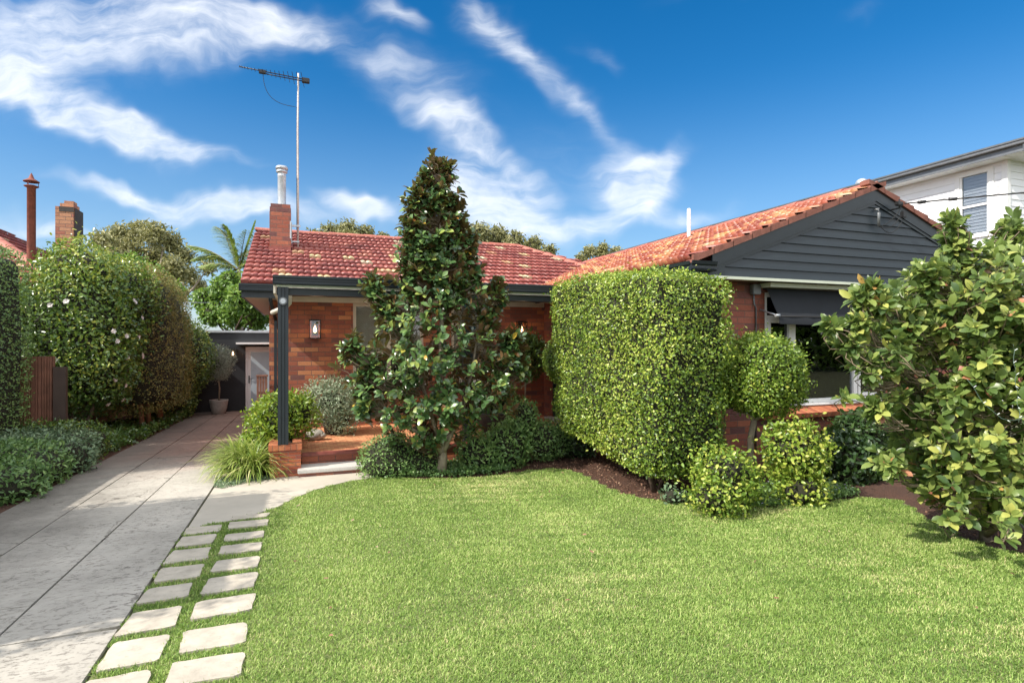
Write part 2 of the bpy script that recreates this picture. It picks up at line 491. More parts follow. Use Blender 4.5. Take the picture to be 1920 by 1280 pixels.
def mat_concrete():
    m, nt, p, out = newmat('old_concrete')
    tc = nt.nodes.new('ShaderNodeTexCoord')
    vec = tc.outputs['Object']
    n1 = noise(nt, 1.2, 6, 0.65, vec)
    c = ramp(nt, n1, [(0.3, (0.31, 0.29, 0.255)), (0.5, (0.40, 0.375, 0.33)), (0.7, (0.49, 0.455, 0.40))])
    n2 = noise(nt, 30, 9, 0.8, vec, stretch=(0.55, 1.0, 1))
    f = nt.nodes.new('ShaderNodeMapRange')
    nt.links.new(n2, f.inputs[0])
    f.inputs[1].default_value = 0.53
    f.inputs[2].default_value = 0.60
    patch = noise(nt, 1.7, 4, 0.6, vec)
    pf = nt.nodes.new('ShaderNodeMapRange')
    nt.links.new(patch, pf.inputs[0])
    pf.inputs[1].default_value = 0.4
    pf.inputs[2].default_value = 0.65
    c = mixrgb(nt, nmath(nt, 'MULTIPLY', f.outputs[0], nmath(nt, 'ADD', nmath(nt, 'MULTIPLY', pf.outputs[0], 0.60), 0.30)), c, (0.13, 0.115, 0.10))
    # pink towards the far end
    sp = nt.nodes.new('ShaderNodeSeparateXYZ')
    nt.links.new(vec, sp.inputs[0])
    yy = nmath(nt, 'ADD', sp.outputs[1], nmath(nt, 'MULTIPLY', n1, 3.0))
    pk = nt.nodes.new('ShaderNodeMapRange')
    nt.links.new(yy, pk.inputs[0])
    pk.inputs[1].default_value = 10.8
    pk.inputs[2].default_value = 12.8
    pk.inputs[4].default_value = 0.95
    c = mixrgb(nt, pk.outputs[0], c, mixrgb(nt, 0.95, c, (0.62, 0.42, 0.38), 'MULTIPLY'))
    # dark staining towards the left edge
    le = nt.nodes.new('ShaderNodeMapRange')
    nt.links.new(nmath(nt, 'ADD', sp.outputs[0], nmath(nt, 'MULTIPLY', noise(nt, 2.5, 5, 0.7, vec), 1.2)), le.inputs[0])
    le.inputs[1].default_value = -1.15
    le.inputs[2].default_value = -2.15
    le.inputs[4].default_value = 0.80
    c = mixrgb(nt, le.outputs[0], c, (0.13, 0.12, 0.105))
    # hairline cracks
    v = nt.nodes.new('ShaderNodeTexVoronoi')
    v.feature = 'DISTANCE_TO_EDGE'
    v.inputs['Scale'].default_value = 0.75
    wv = nt.nodes.new('ShaderNodeVectorMath')
    wv.operation = 'ADD'
    nt.links.new(vec, wv.inputs[0])
    wn_ = nt.nodes.new('ShaderNodeTexNoise')
    wn_.inputs['Scale'].default_value = 4
    wn_.inputs['Detail'].default_value = 6
    nt.links.new(vec, wn_.inputs['Vector'])
    ws = nt.nodes.new('ShaderNodeVectorMath')
    ws.operation = 'SCALE'
    ws.inputs['Scale'].default_value = 0.28
    nt.links.new(wn_.outputs['Color'], ws.inputs[0])
    nt.links.new(ws.outputs[0], wv.inputs[1])
    nt.links.new(wv.outputs[0], v.inputs['Vector'])
    ck = nt.nodes.new('ShaderNodeMapRange')
    nt.links.new(v.outputs['Distance'], ck.inputs[0])
    ck.inputs[1].default_value = 0.0075
    ck.inputs[2].default_value = 0.002
    ckf = nmath(nt, 'MULTIPLY', ck.outputs[0], pf.outputs[0])
    c = mixrgb(nt, nmath(nt, 'MULTIPLY', ckf, 0.75), c, (0.07, 0.06, 0.05))
    nt.links.new(c, p.inputs['Base Color'])
    p.inputs['Roughness'].default_value = 0.9
    p.inputs['Specular IOR Level'].default_value = 0.2
    h = nmath(nt, 'SUBTRACT', nmath(nt, 'MULTIPLY', noise(nt, 60, 6, 0.7, vec), 0.5), nmath(nt, 'ADD', nmath(nt, 'MULTIPLY', f.outputs[0], 0.5), ckf))
    bump(nt, p, h, 0.6, 0.005)
    return m


M['concrete'] = mat_concrete()
M['paver'] = mat_plain('paver_stone', (0.43, 0.385, 0.315), 0.85, var=0.22, scale=7, bmp=0.4, bscale=90, dirt=(0.30, 0.27, 0.22))
M['pathslab'] = mat_plain('path_concrete', (0.44, 0.40, 0.335), 0.85, var=0.10, scale=2.5, bmp=0.35, bscale=70, dirt=(0.38, 0.34, 0.28))


def mat_mulch():
    m, nt, p, out = newmat('mulch')
    n = noise(nt, 55, 8, 0.8)
    n1 = noise(nt, 2.5, 4)
    c = ramp(nt, n, [(0.35, (0.035, 0.018, 0.011)), (0.55, (0.12, 0.055, 0.032)), (0.7, (0.22, 0.115, 0.07)), (0.8, (0.36, 0.24, 0.17))])
    c = mixrgb(nt, 0.5, c, ramp(nt, n1, [(0.3, (0.6, 0.6, 0.6)), (0.7, (1.2, 1.1, 1.05))]), 'MULTIPLY')
    nt.links.new(c, p.inputs['Base Color'])
    p.inputs['Roughness'].default_value = 0.95
    bump(nt, p, n, 1.0, 0.03)
    return m


M['mulch'] = mat_mulch()
M['ground'] = mat_plain('bare_ground', (0.07, 0.075, 0.03), 0.95, var=0.4, scale=4, bmp=0.5)
M['lawnbase'] = mat_plain('lawn_thatch', (0.13, 0.15, 0.05), 0.95, var=0.3, scale=25, bmp=0.9, bscale=110)


def mat_floor():
    m, nt, p, out = newmat('verandah_paving')
    b = nt.nodes.new('ShaderNodeTexBrick')
    tc = nt.nodes.new('ShaderNodeTexCoord')
    nt.links.new(tc.outputs['Object'], b.inputs['Vector'])
    b.inputs['Scale'].default_value = 1
    b.inputs['Brick Width'].default_value = 0.11
    b.inputs['Row Height'].default_value = 0.05
    b.inputs['Mortar Size'].default_value = 0.006
    b.inputs['Bias'].default_value = 0.0
    b.inputs['Color1'].default_value = (0.72, 0.42, 0.20, 1)
    b.inputs['Color2'].default_value = (0.50, 0.15, 0.07, 1)
    b.inputs['Mortar'].default_value = (0.42, 0.16, 0.08, 1)
    n = noise(nt, 3, 4)
    c = mixrgb(nt, 0.4, b.outputs[0], ramp(nt, n, [(0.3, (0.75, 0.7, 0.7)), (0.7, (1.15, 1.1, 1.1))]), 'MULTIPLY')
    nt.links.new(c, p.inputs['Base Color'])
    p.inputs['Roughness'].default_value = 0.7
    bump(nt, p, b.outputs[1], -0.4, 0.004)
    return m


M['floor'] = mat_floor()
M['slatwood'] = mat_plain('brown_slat', (0.20, 0.085, 0.055), 0.6, var=0.3, scale=5, bmp=0.2)
M['slatdark'] = mat_plain('brown_panel', (0.075, 0.05, 0.042), 0.5, var=0.15, scale=5, bmp=0.05)

G = lambda a, b, c: (a, b, c)
M['L_gem'] = mat_leaf('little_magnolia_leaf', [(0, (0.03, 0.07, 0.025)), (0.5, (0.08, 0.16, 0.05)), (0.85, (0.17, 0.27, 0.075)), (0.94, (0.30, 0.36, 0.08)), (0.97, (0.50, 0.36, 0.05)), (1, (0.30, 0.10, 0.03))], 0.27, 0.12, (0.2, 0.35, 0.04), (0.16, 0.09, 0.045), 0.8)
M['L_mag'] = mat_leaf('large_magnolia_leaf', [(0, (0.055, 0.105, 0.03)), (0.5, (0.15, 0.22, 0.055)), (0.84, (0.32, 0.38, 0.10)), (0.93, (0.46, 0.47, 0.12)), (0.95, (0.55, 0.30, 0.10)), (0.98, (0.44, 0.17, 0.12)), (1, (0.22, 0.07, 0.05))], 0.36, 0.30, (0.35, 0.45, 0.06), (0.17, 0.25, 0.09), 0.5)
M['L_hedge'] = mat_leaf('clipped_hedge_leaf', [(0, (0.045, 0.09, 0.022)), (0.35, (0.12, 0.21, 0.038)), (0.7, (0.28, 0.40, 0.055)), (0.9, (0.46, 0.55, 0.085)), (1, (0.55, 0.60, 0.15))], 0.33, 0.28, (0.40, 0.52, 0.03))
M['L_ball'] = mat_leaf('topiary_leaf', [(0, (0.06, 0.12, 0.02)), (0.5, (0.17, 0.28, 0.04)), (0.85, (0.36, 0.46, 0.07)), (1, (0.55, 0.58, 0.12))], 0.33, 0.28, (0.40, 0.50, 0.05))
M['L_hebe'] = mat_leaf('bright_shrub_leaf', [(0, (0.07, 0.14, 0.022)), (0.5, (0.18, 0.29, 0.035)), (0.85, (0.36, 0.45, 0.055)), (1, (0.52, 0.54, 0.09))], 0.4, 0.33, (0.45, 0.55, 0.04))
M['L_dark'] = mat_leaf('dark_shrub_leaf', [(0, (0.018, 0.042, 0.014)), (0.6, (0.04, 0.085, 0.025)), (1, (0.08, 0.14, 0.045))], 0.35, 0.15)
M['L_cam'] = mat_leaf('camellia_leaf', [(0, (0.035, 0.08, 0.02)), (0.5, (0.09, 0.17, 0.035)), (0.85, (0.22, 0.32, 0.055)), (1, (0.42, 0.45, 0.08))], 0.28, 0.20, (0.3, 0.42, 0.04), None, 0.6)
M['L_brown'] = mat_leaf('brown_green_leaf', [(0, (0.08, 0.10, 0.03)), (0.5, (0.25, 0.24, 0.07)), (0.85, (0.42, 0.33, 0.10)), (1, (0.46, 0.31, 0.11))], 0.5, 0.22, (0.35, 0.3, 0.05))
M['L_blue'] = mat_leaf('blue_green_leaf', [(0, (0.06, 0.13, 0.04)), (0.5, (0.13, 0.24, 0.075)), (1, (0.27, 0.40, 0.12))], 0.42, 0.25, (0.25, 0.42, 0.1))
M['L_grey'] = mat_leaf('grey_succulent_leaf', [(0, (0.08, 0.14, 0.075)), (0.5, (0.15, 0.225, 0.115)), (1, (0.27, 0.35, 0.19))], 0.5, 0.1, (0.25, 0.4, 0.2))
M['L_silver'] = mat_leaf('silver_leaf', [(0, (0.14, 0.20, 0.11)), (0.5, (0.25, 0.33, 0.20)), (1, (0.42, 0.48, 0.35))], 0.6, 0.2, (0.35, 0.45, 0.25))
M['L_olive'] = mat_leaf('olive_leaf', [(0, (0.14, 0.17, 0.12)), (0.5, (0.27, 0.31, 0.23)), (1, (0.48, 0.52, 0.42))], 0.5, 0.15, (0.3, 0.35, 0.2), (0.3, 0.33, 0.27))
M['L_gum'] = mat_leaf('gum_leaf', [(0, (0.12, 0.13, 0.05)), (0.5, (0.25, 0.25, 0.10)), (1, (0.42, 0.39, 0.18))], 0.5, 0.25, (0.35, 0.35, 0.1))
M['L_tree'] = mat_leaf('bright_tree_leaf', [(0, (0.055, 0.12, 0.025)), (0.5, (0.14, 0.26, 0.045)), (1, (0.32, 0.45, 0.08))], 0.4, 0.3)
M['L_strap'] = mat_leaf('strappy_leaf', [(0, (0.10, 0.19, 0.035)), (0.5, (0.26, 0.36, 0.07)), (0.8, (0.48, 0.52, 0.16)), (1, (0.66, 0.62, 0.32))], 0.4, 0.3, (0.5, 0.6, 0.1))
M['L_strapg'] = mat_leaf('green_strappy_leaf', [(0, (0.05, 0.11, 0.035)), (0.6, (0.13, 0.22, 0.08)), (1, (0.28, 0.38, 0.16))], 0.4, 0.25)
M['L_palm'] = mat_leaf('palm_leaf', [(0, (0.12, 0.17, 0.04)), (0.6, (0.26, 0.33, 0.09)), (1, (0.46, 0.47, 0.17))], 0.4, 0.25)
M['L_grass'] = mat_leaf('lawn_blade', [(0, (0.07, 0.145, 0.025)), (0.40, (0.235, 0.365, 0.075)), (0.75, (0.44, 0.56, 0.17)), (0.92, (0.62, 0.67, 0.28)), (1, (0.66, 0.52, 0.30))], 0.5, 0.30, (0.36, 0.52, 0.05), None, 0.3)
M['petal'] = mat_leaf('white_petal', [(0, (0.88, 0.86, 0.84)), (1, (0.90, 0.82, 0.80))], 0.5, 0.3, (0.9, 0.88, 0.85))
M['violet'] = mat_leaf('violet_petal', [(0, (0.45, 0.40, 0.75)), (1, (0.75, 0.7, 0.9))], 0.5, 0.3, (0.6, 0.5, 0.9))
M['litter'] = mat_leaf('bark_chip', [(0, (0.05, 0.025, 0.015)), (0.5, (0.15, 0.07, 0.04)), (0.85, (0.28, 0.16, 0.10)), (1, (0.45, 0.33, 0.22))], 0.8, 0.0)


# ------------------------------------------------------------------ object helpers
def tag(o, label=None, cat=None, group=None, kind=None):
    if label:
        o['label'] = label
    if cat:
        o['category'] = cat
    if group:
        o['group'] = group
    if kind:
        o['kind'] = kind
    return o


def empty(name, loc, label, cat, group=None):
    o = bpy.data.objects.new(name, None)
    COL.objects.link(o)
    o.location = loc
    o.empty_display_size = 0.2
    return tag(o, label, cat, group)


def wloc(o):
    v = Vector(o.location)
    while o.parent:
        o = o.parent
        v = v + Vector(o.location) if o.type == 'EMPTY' else v
    return v


def link(o, parent=None):
    """geometry is written in world coordinates; keep it there under a parent"""
    COL.objects.link(o)
    if parent is not None:
        o.parent = parent
        if parent.type == 'EMPTY':
            o.matrix_parent_inverse = Matrix.Translation(-Vector(parent.location))
    return o


class MB:
    def __init__(s):
        s.v = []
        s.f = []
        s.mi = []
        s.cur = 0
        s.sm = []
        s.smooth = False

    def add(s, vs, fs):
        b = len(s.v)
        s.v.extend([tuple(v) for v in vs])
        for f in fs:
            s.f.append(tuple(i + b for i in f))
            s.mi.append(s.cur)
            s.sm.append(s.smooth)
        return s

    def box(s, x0, x1, y0, y1, z0, z1):
        if x0 > x1: x0, x1 = x1, x0
        if y0 > y1: y0, y1 = y1, y0
        if z0 > z1: z0, z1 = z1, z0
        v = [(x, y, z) for z in (z0, z1) for y in (y0, y1) for x in (x0, x1)]
        return s.add(v, [(0, 2, 3, 1), (4, 5, 7, 6), (0, 1, 5, 4), (2, 6, 7, 3), (0, 4, 6, 2), (1, 3, 7, 5)])

    def bbox(s, x0, x1, y0, y1, z0, z1, b=0.006):
        """box with chamfered vertical and horizontal edges"""
        import bmesh
        bm = bmesh.new()
        bmesh.ops.create_cube(bm, size=1)
        for v in bm.verts:
            v.co.x = x0 if v.co.x < 0 else x1
            v.co.y = y0 if v.co.y < 0 else y1
            v.co.z = z0 if v.co.z < 0 else z1
        bmesh.ops.bevel(bm, geom=bm.edges[:], offset=b, segments=2, affect='EDGES')
        bm.verts.index_update()
        s.add([v.co[:] for v in bm.verts], [[v.index for v in f.verts] for f in bm.faces])
        bm.free()
        return s

    def prism(s, poly, z0, z1, zf=None):
        n = len(poly)
        ar = sum(poly[i][0] * poly[(i + 1) % n][1] - poly[(i + 1) % n][0] * poly[i][1] for i in range(n))
        if ar < 0:
            poly = poly[::-1]
        zb = (lambda x, y: zf(x, y) + z0) if zf else (lambda x, y: z0)
        zt = (lambda x, y: zf(x, y) + z1) if zf else (lambda x, y: z1)
        v = [(x, y, zb(x, y)) for x, y in poly] + [(x, y, zt(x, y)) for x, y in poly]
        f = [tuple(range(n))[::-1], tuple(range(n, 2 * n))]
        f += [(i, (i + 1) % n, n + (i + 1) % n, n + i) for i in range(n)]
        return s.add(v, f)

    def tube(s, pts, r, n=8, cap=True):
        pts = [Vector(p) for p in pts]
        rs = r if hasattr(r, '__len__') else [r] * len(pts)
        rings = []
        up = Vector((0, 0, 1))
        for i, p in enumerate(pts):
            d = (pts[min(i + 1, len(pts) - 1)] - pts[max(i - 1, 0)]).normalized()
            a = d.cross(up)
            if a.length < 0.05:
                a = d.cross(Vector((0, 1, 0)))
            a.normalize()
            b = a.cross(d)
            rings.append([p + (a * math.cos(2 * PI * k / n) + b * math.sin(2 * PI * k / n)) * rs[i] for k in range(n)])
        vs = [v for ring in rings for v in ring]
        fs = []
        for i in range(len(pts) - 1):
            for k in range(n):
                k2 = (k + 1) % n
                fs.append((i * n + k, i * n + k2, (i + 1) * n + k2, (i + 1) * n + k))
        sm = s.smooth
        s.smooth = True
        s.add(vs, fs)
        s.smooth = sm
        if cap:
            b = len(s.v) - len(vs)
            s.f.append(tuple(b + k for k in range(n))[::-1])
            s.mi.append(s.cur)
            s.sm.append(False)
            e = b + (len(pts) - 1) * n
            s.f.append(tuple(e + k for k in range(n)))
            s.mi.append(s.cur)
            s.sm.append(False)
        return s

    def lathe(s, cx, cy, prof, n=32):
        vs, fs = [], []
        for (r, z) in prof:
            for k in range(n):
                a = 2 * PI * k / n
                vs.append((cx + r * math.cos(a), cy + r * math.sin(a), z))
        for i in range(len(prof) - 1):
            for k in range(n):
                k2 = (k + 1) % n
                fs.append((i * n + k, i * n + k2, (i + 1) * n + k2, (i + 1) * n + k))
        sm = s.smooth
        s.smooth = True
        s.add(vs, fs)
        s.smooth = sm
        return s

    def build(s, name, mats, parent=None):
        me = bpy.data.meshes.new(name)
        me.from_pydata(s.v, [], s.f)
        if not isinstance(mats, (list, tuple)):
            mats = [mats]
        for m in mats:
            me.materials.append(m)
        me.polygons.foreach_set('material_index', s.mi)
        me.polygons.foreach_set('use_smooth', s.sm)
        me.update()
        o = bpy.data.objects.new(name, me)
        return link(o, parent)


def npmesh(name, V, F, tint, mats, parent=None, mi=None, smooth=False):
    """V (N,3); F list of int arrays, each (m,k) of equal sided faces"""
    me = bpy.data.meshes.new(name)
    me.vertices.add(len(V))
    me.vertices.foreach_set('co', np.ascontiguousarray(V, dtype=np.float32).ravel())
    loops = np.concatenate([f.ravel() for f in F]).astype(np.int32)
    sizes = np.concatenate([np.full(len(f), f.shape[1], dtype=np.int32) for f in F])
    starts = np.concatenate([[0], np.cumsum(sizes)[:-1]]).astype(np.int32)
    me.loops.add(len(loops))
    me.loops.foreach_set('vertex_index', loops)
    me.polygons.add(len(sizes))
    me.polygons.foreach_set('loop_start', starts)
    for m in mats:
        me.materials.append(m)
    if mi is not None:
        me.polygons.foreach_set('material_index', mi.astype(np.int32))
    me.update(calc_edges=True)
    me.validate()
    if smooth:
        me.polygons.foreach_set('use_smooth', np.ones(len(me.polygons), dtype=bool))
    if tint is not None:
        a = me.attributes.new('tint', 'FLOAT', 'POINT')
        a.data.foreach_set('value', np.ascontiguousarray(tint, dtype=np.float32))
    o = bpy.data.objects.new(name, me)
    return link(o, parent)


def gz(x, y):
    """ground height: the block falls gently towards the back"""
    return -0.034 * max(-30.0, min(y, 26.0))


def gza(y):
    return -0.034 * np.clip(y, -30, 26)


def nrm(a):
    return a / np.maximum(np.linalg.norm(a, axis=1, keepdims=True), 1e-9)


# leaf templates: (along, across, up)
TPL = {
    'simple': (np.array([(0, 0, 0), (.5, -.5, .10), (1, 0, -.03), (.5, .5, .10)]), [(0, 1, 2), (0, 2, 3)]),
    'oval': (np.array([(0, 0, 0), (.3, -.42, .08), (.72, -.40, .07), (1, 0, -.06), (.72, .40, .07), (.3, .42, .08), (.5, 0, 0)]),
             [(0, 1, 6), (1, 2, 6), (2, 3, 6), (3, 4, 6), (4, 5, 6), (5, 0, 6)]),
    'broad': (np.array([(0, 0, 0), (.2, -.30, .05), (.5, -.5, .08), (.8, -.36, .02), (1, 0, -.10), (.8, .36, .02), (.5, .5, .08), (.2, .30, .05), (.22, 0, 0), (.5, 0, .015), (.8, 0, -.03)]),
              [(0, 1, 8), (1, 2, 9, 8), (2, 3, 10, 9), (3, 4, 10), (4, 5, 10), (5, 6, 9, 10), (6, 7, 8, 9), (7, 0, 8)]),
    'strip': (np.array([(0, -.5, 0), (0, .5, 0), (.5, .5, .05), (.5, -.5, .05), (1, 0, -.05)]), [(0, 1, 2, 3), (3, 2, 4)]),
}


def leaves(P, A, Nn, L, W, tint, tpl='simple'):
    """returns V, F(list), tint per vertex"""
    T, faces = TPL[tpl]
    n = len(P)
    A = nrm(A)
    B = nrm(np.cross(Nn, A))
    N2 = np.cross(A, B)
    L = np.asarray(L).reshape(-1, 1, 1) * np.ones((n, 1, 1))
    W = np.asarray(W).reshape(-1, 1, 1) * np.ones((n, 1, 1))
    V = P[:, None, :] + A[:, None, :] * T[None, :, 0:1] * L + B[:, None, :] * T[None, :, 1:2] * W + N2[:, None, :] * T[None, :, 2:3] * L
    k = len(T)
    base = (np.arange(n) * k)[:, None]
    F = {}
    for f in faces:
        F.setdefault(len(f), []).append(base + np.array(f)[None, :])
    FF = [np.concatenate(v) for v in F.values()]
    return V.reshape(-1, 3), FF, np.repeat(tint, k)


def join(parts):
    """parts: list of (V, [F...], tint, matindex)"""
    Vs, Fs, Ts, MI = [], [], [], []
    off = 0
    for V, FF, t, m in parts:
        Vs.append(V)
        for f in FF:
            Fs.append(f + off)
            MI.append(np.full(len(f), m))
        Ts.append(t)
        off += len(V)
    return np.concatenate(Vs), Fs, np.concatenate(Ts), np.concatenate(MI)


def sinoise(D, freq, seed, octaves=3):
    r = np.random.RandomState(seed)
    out = np.zeros(len(D))
    amp, tot = 1.0, 0
    for o in range(octaves):
        for _ in range(5):
            k = r.normal(size=3)
            k /= np.linalg.norm(k)
            out += amp * np.sin(D @ k * freq * (2 ** o) * (0.7 + 0.6 * r.rand()) + r.rand() * 6.28) / 2.2
        tot += amp
        amp *= 0.55
    return out / tot


def core(c, r, p=2.0, amp=0.08, freq=3.0, seed=1, nu=40, nv=24, zmin=None, fn=None):
    """superellipsoid shell with lumps"""
    th = np.linspace(0, 2 * PI, nu, endpoint=False)
    ph = np.linspace(-PI / 2 * 0.985, PI / 2 * 0.985, nv)
    TH, PH = np.meshgrid(th, ph)
    D = np.stack([np.cos(PH) * np.cos(TH), np.cos(PH) * np.sin(TH), np.sin(PH)], -1).reshape(-1, 3)
    rr = (np.abs(D) ** p).sum(1) ** (-1 / p)
    V = D * rr[:, None] * np.array(r)[None, :]
    if amp:
        V = V * (1 + amp * sinoise(V / np.mean(r), freq, seed))[:, None]
    V = V + np.array(c)[None, :]
    if fn is not None:
        V = fn(V)
    if zmin is not None:
        V[:, 2] = np.maximum(V[:, 2], zmin)
    idx = np.arange(nu * nv).reshape(nv, nu)
    a = idx[:-1, :]
    b = np.roll(a, -1, axis=1)
    d = idx[1:, :]
    e = np.roll(d, -1, axis=1)
    F = np.stack([a, b, e, d], -1).reshape(-1, 4)
    return V, F


def boxcore(x0, x1, y0, y1, z0, z1, r=.06, step=.07, amp=.012, freq=5.0, seed=1, fn=None):
    """clipped block with slightly rounded arrises, as a grid shell"""
    lo, hi = np.array([x0, y0, z0]), np.array([x1, y1, z1])
    Vs_, Fs_ = [], []
    off = 0
    for ax in range(3):
        o1, o2 = [(1, 2), (2, 0), (0, 1)][ax]
        n1 = max(2, int((hi[o1] - lo[o1]) / step))
        n2 = max(2, int((hi[o2] - lo[o2]) / step))
        a, b = np.meshgrid(np.linspace(lo[o1], hi[o1], n1 + 1), np.linspace(lo[o2], hi[o2], n2 + 1))
        for sgn in (0, 1):
            V = np.zeros((a.size, 3))
            V[:, o1], V[:, o2] = a.ravel(), b.ravel()
            V[:, ax] = hi[ax] if sgn else lo[ax]
            i = np.arange(a.size).reshape(n2 + 1, n1 + 1)
            F = np.stack([i[:-1, :-1], i[:-1, 1:], i[1:, 1:], i[1:, :-1]], -1).reshape(-1, 4)
            if not sgn:
                F = F[:, ::-1]
            Vs_.append(V)
            Fs_.append(F + off)
            off += len(V)
    V, F = np.concatenate(Vs_), np.concatenate(Fs_)
    inner = np.clip(V, lo + r, hi - r)
    V = inner + nrm(V - inner) * r
    c = (lo + hi) / 2
    V = V + nrm(V - c) * (amp * sinoise(V, freq, seed))[:, None]
    if fn is not None:
        V = fn(V)
    return V, F


def sample(V, F, n, rs):
    T = np.concatenate([F[:, [0, 1, 2]], F[:, [0, 2, 3]]])
    a, b, c = V[T[:, 0]], V[T[:, 1]], V[T[:, 2]]
    cr = np.cross(b - a, c - a)
    ar = np.linalg.norm(cr, axis=1)
    i = rs.choice(len(T), n, p=ar / ar.sum())
    u, v = rs.rand(n, 1), rs.rand(n, 1)
    k = (u + v) > 1
    u = np.where(k, 1 - u, u)
    v = np.where(k, 1 - v, v)
    P = a[i] + (b[i] - a[i]) * u + (c[i] - a[i]) * v
    return P, nrm(cr[i])


def foliage(name, cores, n, L, W, mat, parent, seed=1, out=0.05, jit=0.75, tpl='simple', tint=(0.45, 0.22), droop=0.0, extra=None, shrink=0.93, toplight=0.0, coremat=None, cl=0.0, gap=0.0, shoots=0.0, lvar=.6):
    """leaves over lumpy shells, with a dark inner core of twigs"""
    rs = np.random.RandomState(seed)
    parts = []
    areas = []
    for V, F in cores:
        a, b, d = V[F[:, 0]], V[F[:, 1]], V[F[:, 3]]
        areas.append(np.linalg.norm(np.cross(b - a, d - a), axis=1).sum())
    tot = sum(areas)
    for (V, F), ar in zip(cores, areas):
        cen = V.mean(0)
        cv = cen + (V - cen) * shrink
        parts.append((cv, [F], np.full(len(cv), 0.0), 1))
        m = max(10, int(n * ar / tot))
        P, N = sample(V, F, m, rs)
        depth = (rs.rand(m, 1) ** 1.6)
        P = P + N * (out * (1.0 - 1.9 * depth)) + rs.normal(size=(m, 3)) * out * 0.25
        if cl:
            P = P + N * (cl * sinoise(P, 9.0, seed + 5))[:, None]
        if shoots:
            q = rs.rand(m) < shoots
            P[q] += N[q] * (rs.rand(q.sum(), 1) ** 2 * out * 2.6) + np.array([0, 0, .3]) * out * rs.rand(q.sum(), 1)
        if gap:
            g_ = sinoise(P, 13.0, seed + 8) + .35 * rs.normal(size=m)
            keep = g_ < (1.25 - gap)
            P, N = P[keep], N[keep]
            m = len(P)
        Nn = nrm(N + rs.normal(size=(m, 3)) * jit + np.array([0, 0, 0.25]))
        A = nrm(np.cross(Nn, rs.normal(size=(m, 3))) + N * 0.35 + np.array([0, 0, 0.15 - droop]))
        t = np.clip(rs.normal(tint[0], tint[1], m) + toplight * N[:, 2] + 0.16 * sinoise(P, 3.0, seed + 3), 0, 1)  # leaves facing up get paler tints, imitating sun on the crown top
        LL = L * (1 - lvar / 2 + lvar * rs.rand(m))
        v, f, tt = leaves(P, A, Nn, LL, LL * W / L, t, tpl)
        parts.append((v, f, tt, 0))
    if extra:
        parts += extra
    V, F, T, MI = join(parts)
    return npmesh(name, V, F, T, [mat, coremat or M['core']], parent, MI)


def branchpath(a, b, sag=0.0, wob=0.03, n=4, rs=random):
    a, b = Vector(a), Vector(b)
    out = []
    L = (b - a).length
    for i in range(n + 1):
        t = i / n
        p = a.lerp(b, t)
        p.z += -sag * math.sin(PI * t) * L
        if 0 < i < n:
            p += Vector((rs.uniform(-1, 1), rs.uniform(-1, 1), rs.uniform(-.6, .6))) * wob * L
        out.append(p)
    return out


def inpoly(X, Y, poly):
    r = np.zeros(len(X), dtype=bool)
    n = len(poly)
    j = n - 1
    for i in range(n):
        xi, yi = poly[i]
        xj, yj = poly[j]
        c = ((yi > Y) != (yj > Y)) & (X < (xj - xi) * (Y - yi) / (yj - yi + 1e-12) + xi)
        r ^= c
        j = i
    return r


def smoothpoly(pts, it=2, closed=False):
    for _ in range(it):
        o = []
        n = len(pts)
        rng = range(n) if closed else range(n - 1)
        if not closed:
            o.append(pts[0])
        for i in rng:
            a, b = pts[i], pts[(i + 1) % n]
            o.append((a[0] * .75 + b[0] * .25, a[1] * .75 + b[1] * .25))
            o.append((a[0] * .25 + b[0] * .75, a[1] * .25 + b[1] * .75))
        if not closed:
            o.append(pts[-1])
        pts = o
    return pts


def sheet(name, poly, dz, mat, thick=0.0):
    mb = MB()
    mb.prism(poly, dz - thick if thick else dz - 0.03, dz, gz)
    o = mb.build(name, mat)
    return tag(o, kind='structure')

# ------------------------------------------------------------------ ground
gv, gf = [], []
xs = [-300, -60, -20, -8, 0, 8, 20, 60, 300]
ys = [-300, -60, -30, -10, 0, 10, 20, 26, 60, 300, 900]
for y in ys:
    for x in xs:
        gv.append((x, y, gz(x, y) - 0.02))
for j in range(len(ys) - 1):
    for i in range(len(xs) - 1):
        a = j * len(xs) + i
        gf.append((a, a + 1, a + 1 + len(xs), a + len(xs)))
g = MB()
g.add(gv, gf)
tag(g.build('ground', M['ground']), kind='structure')

DX0, DX1 = -2.95, -0.975      # driveway edges
# driveway: four strips of slabs with open joints
mb = MB()
rj = random.Random(3)
for (xa, xb, st) in [(DX0, -2.288, 0.7), (-2.274, -1.626, 0.2), (-1.610, -0.992, 1.3)]:
    y = -1.0 - st
    while y < 20.8:
        y2 = min(20.8, y + rj.uniform(2.2, 3.4))
        sk = rj.uniform(-0.05, 0.05)
        mb.prism([(xa, y + 0.005), (xb, y + 0.005 + sk), (xb, y2 + sk * 0), (xa, y2)], -0.10, rj.uniform(-0.001, 0.003), gz)
        y = y2 + 0.004
# wider far end in front of the rear building
mb.prism([(-0.97, 13.2), (-0.62, 13.2), (-0.62, 20.8), (-0.97, 20.8)], -0.10, 0.0, gz)
tag(mb.build('driveway', M['concrete']), kind='structure')

path_poly = [(-0.965, 6.2), (-0.965, 9.3), (-0.4, 9.3), (-0.36, 8.49), (0.9, 8.49), (1.05, 8.2), (1.04, 7.95), (0.80, 7.90), (0.554, 7.78), (0.217, 7.49), (-0.02, 7.12), (-0.22, 6.70), (-0.576, 6.39)]
sheet('garden_path', path_poly, 0.004, M['pathslab'], 0.08)

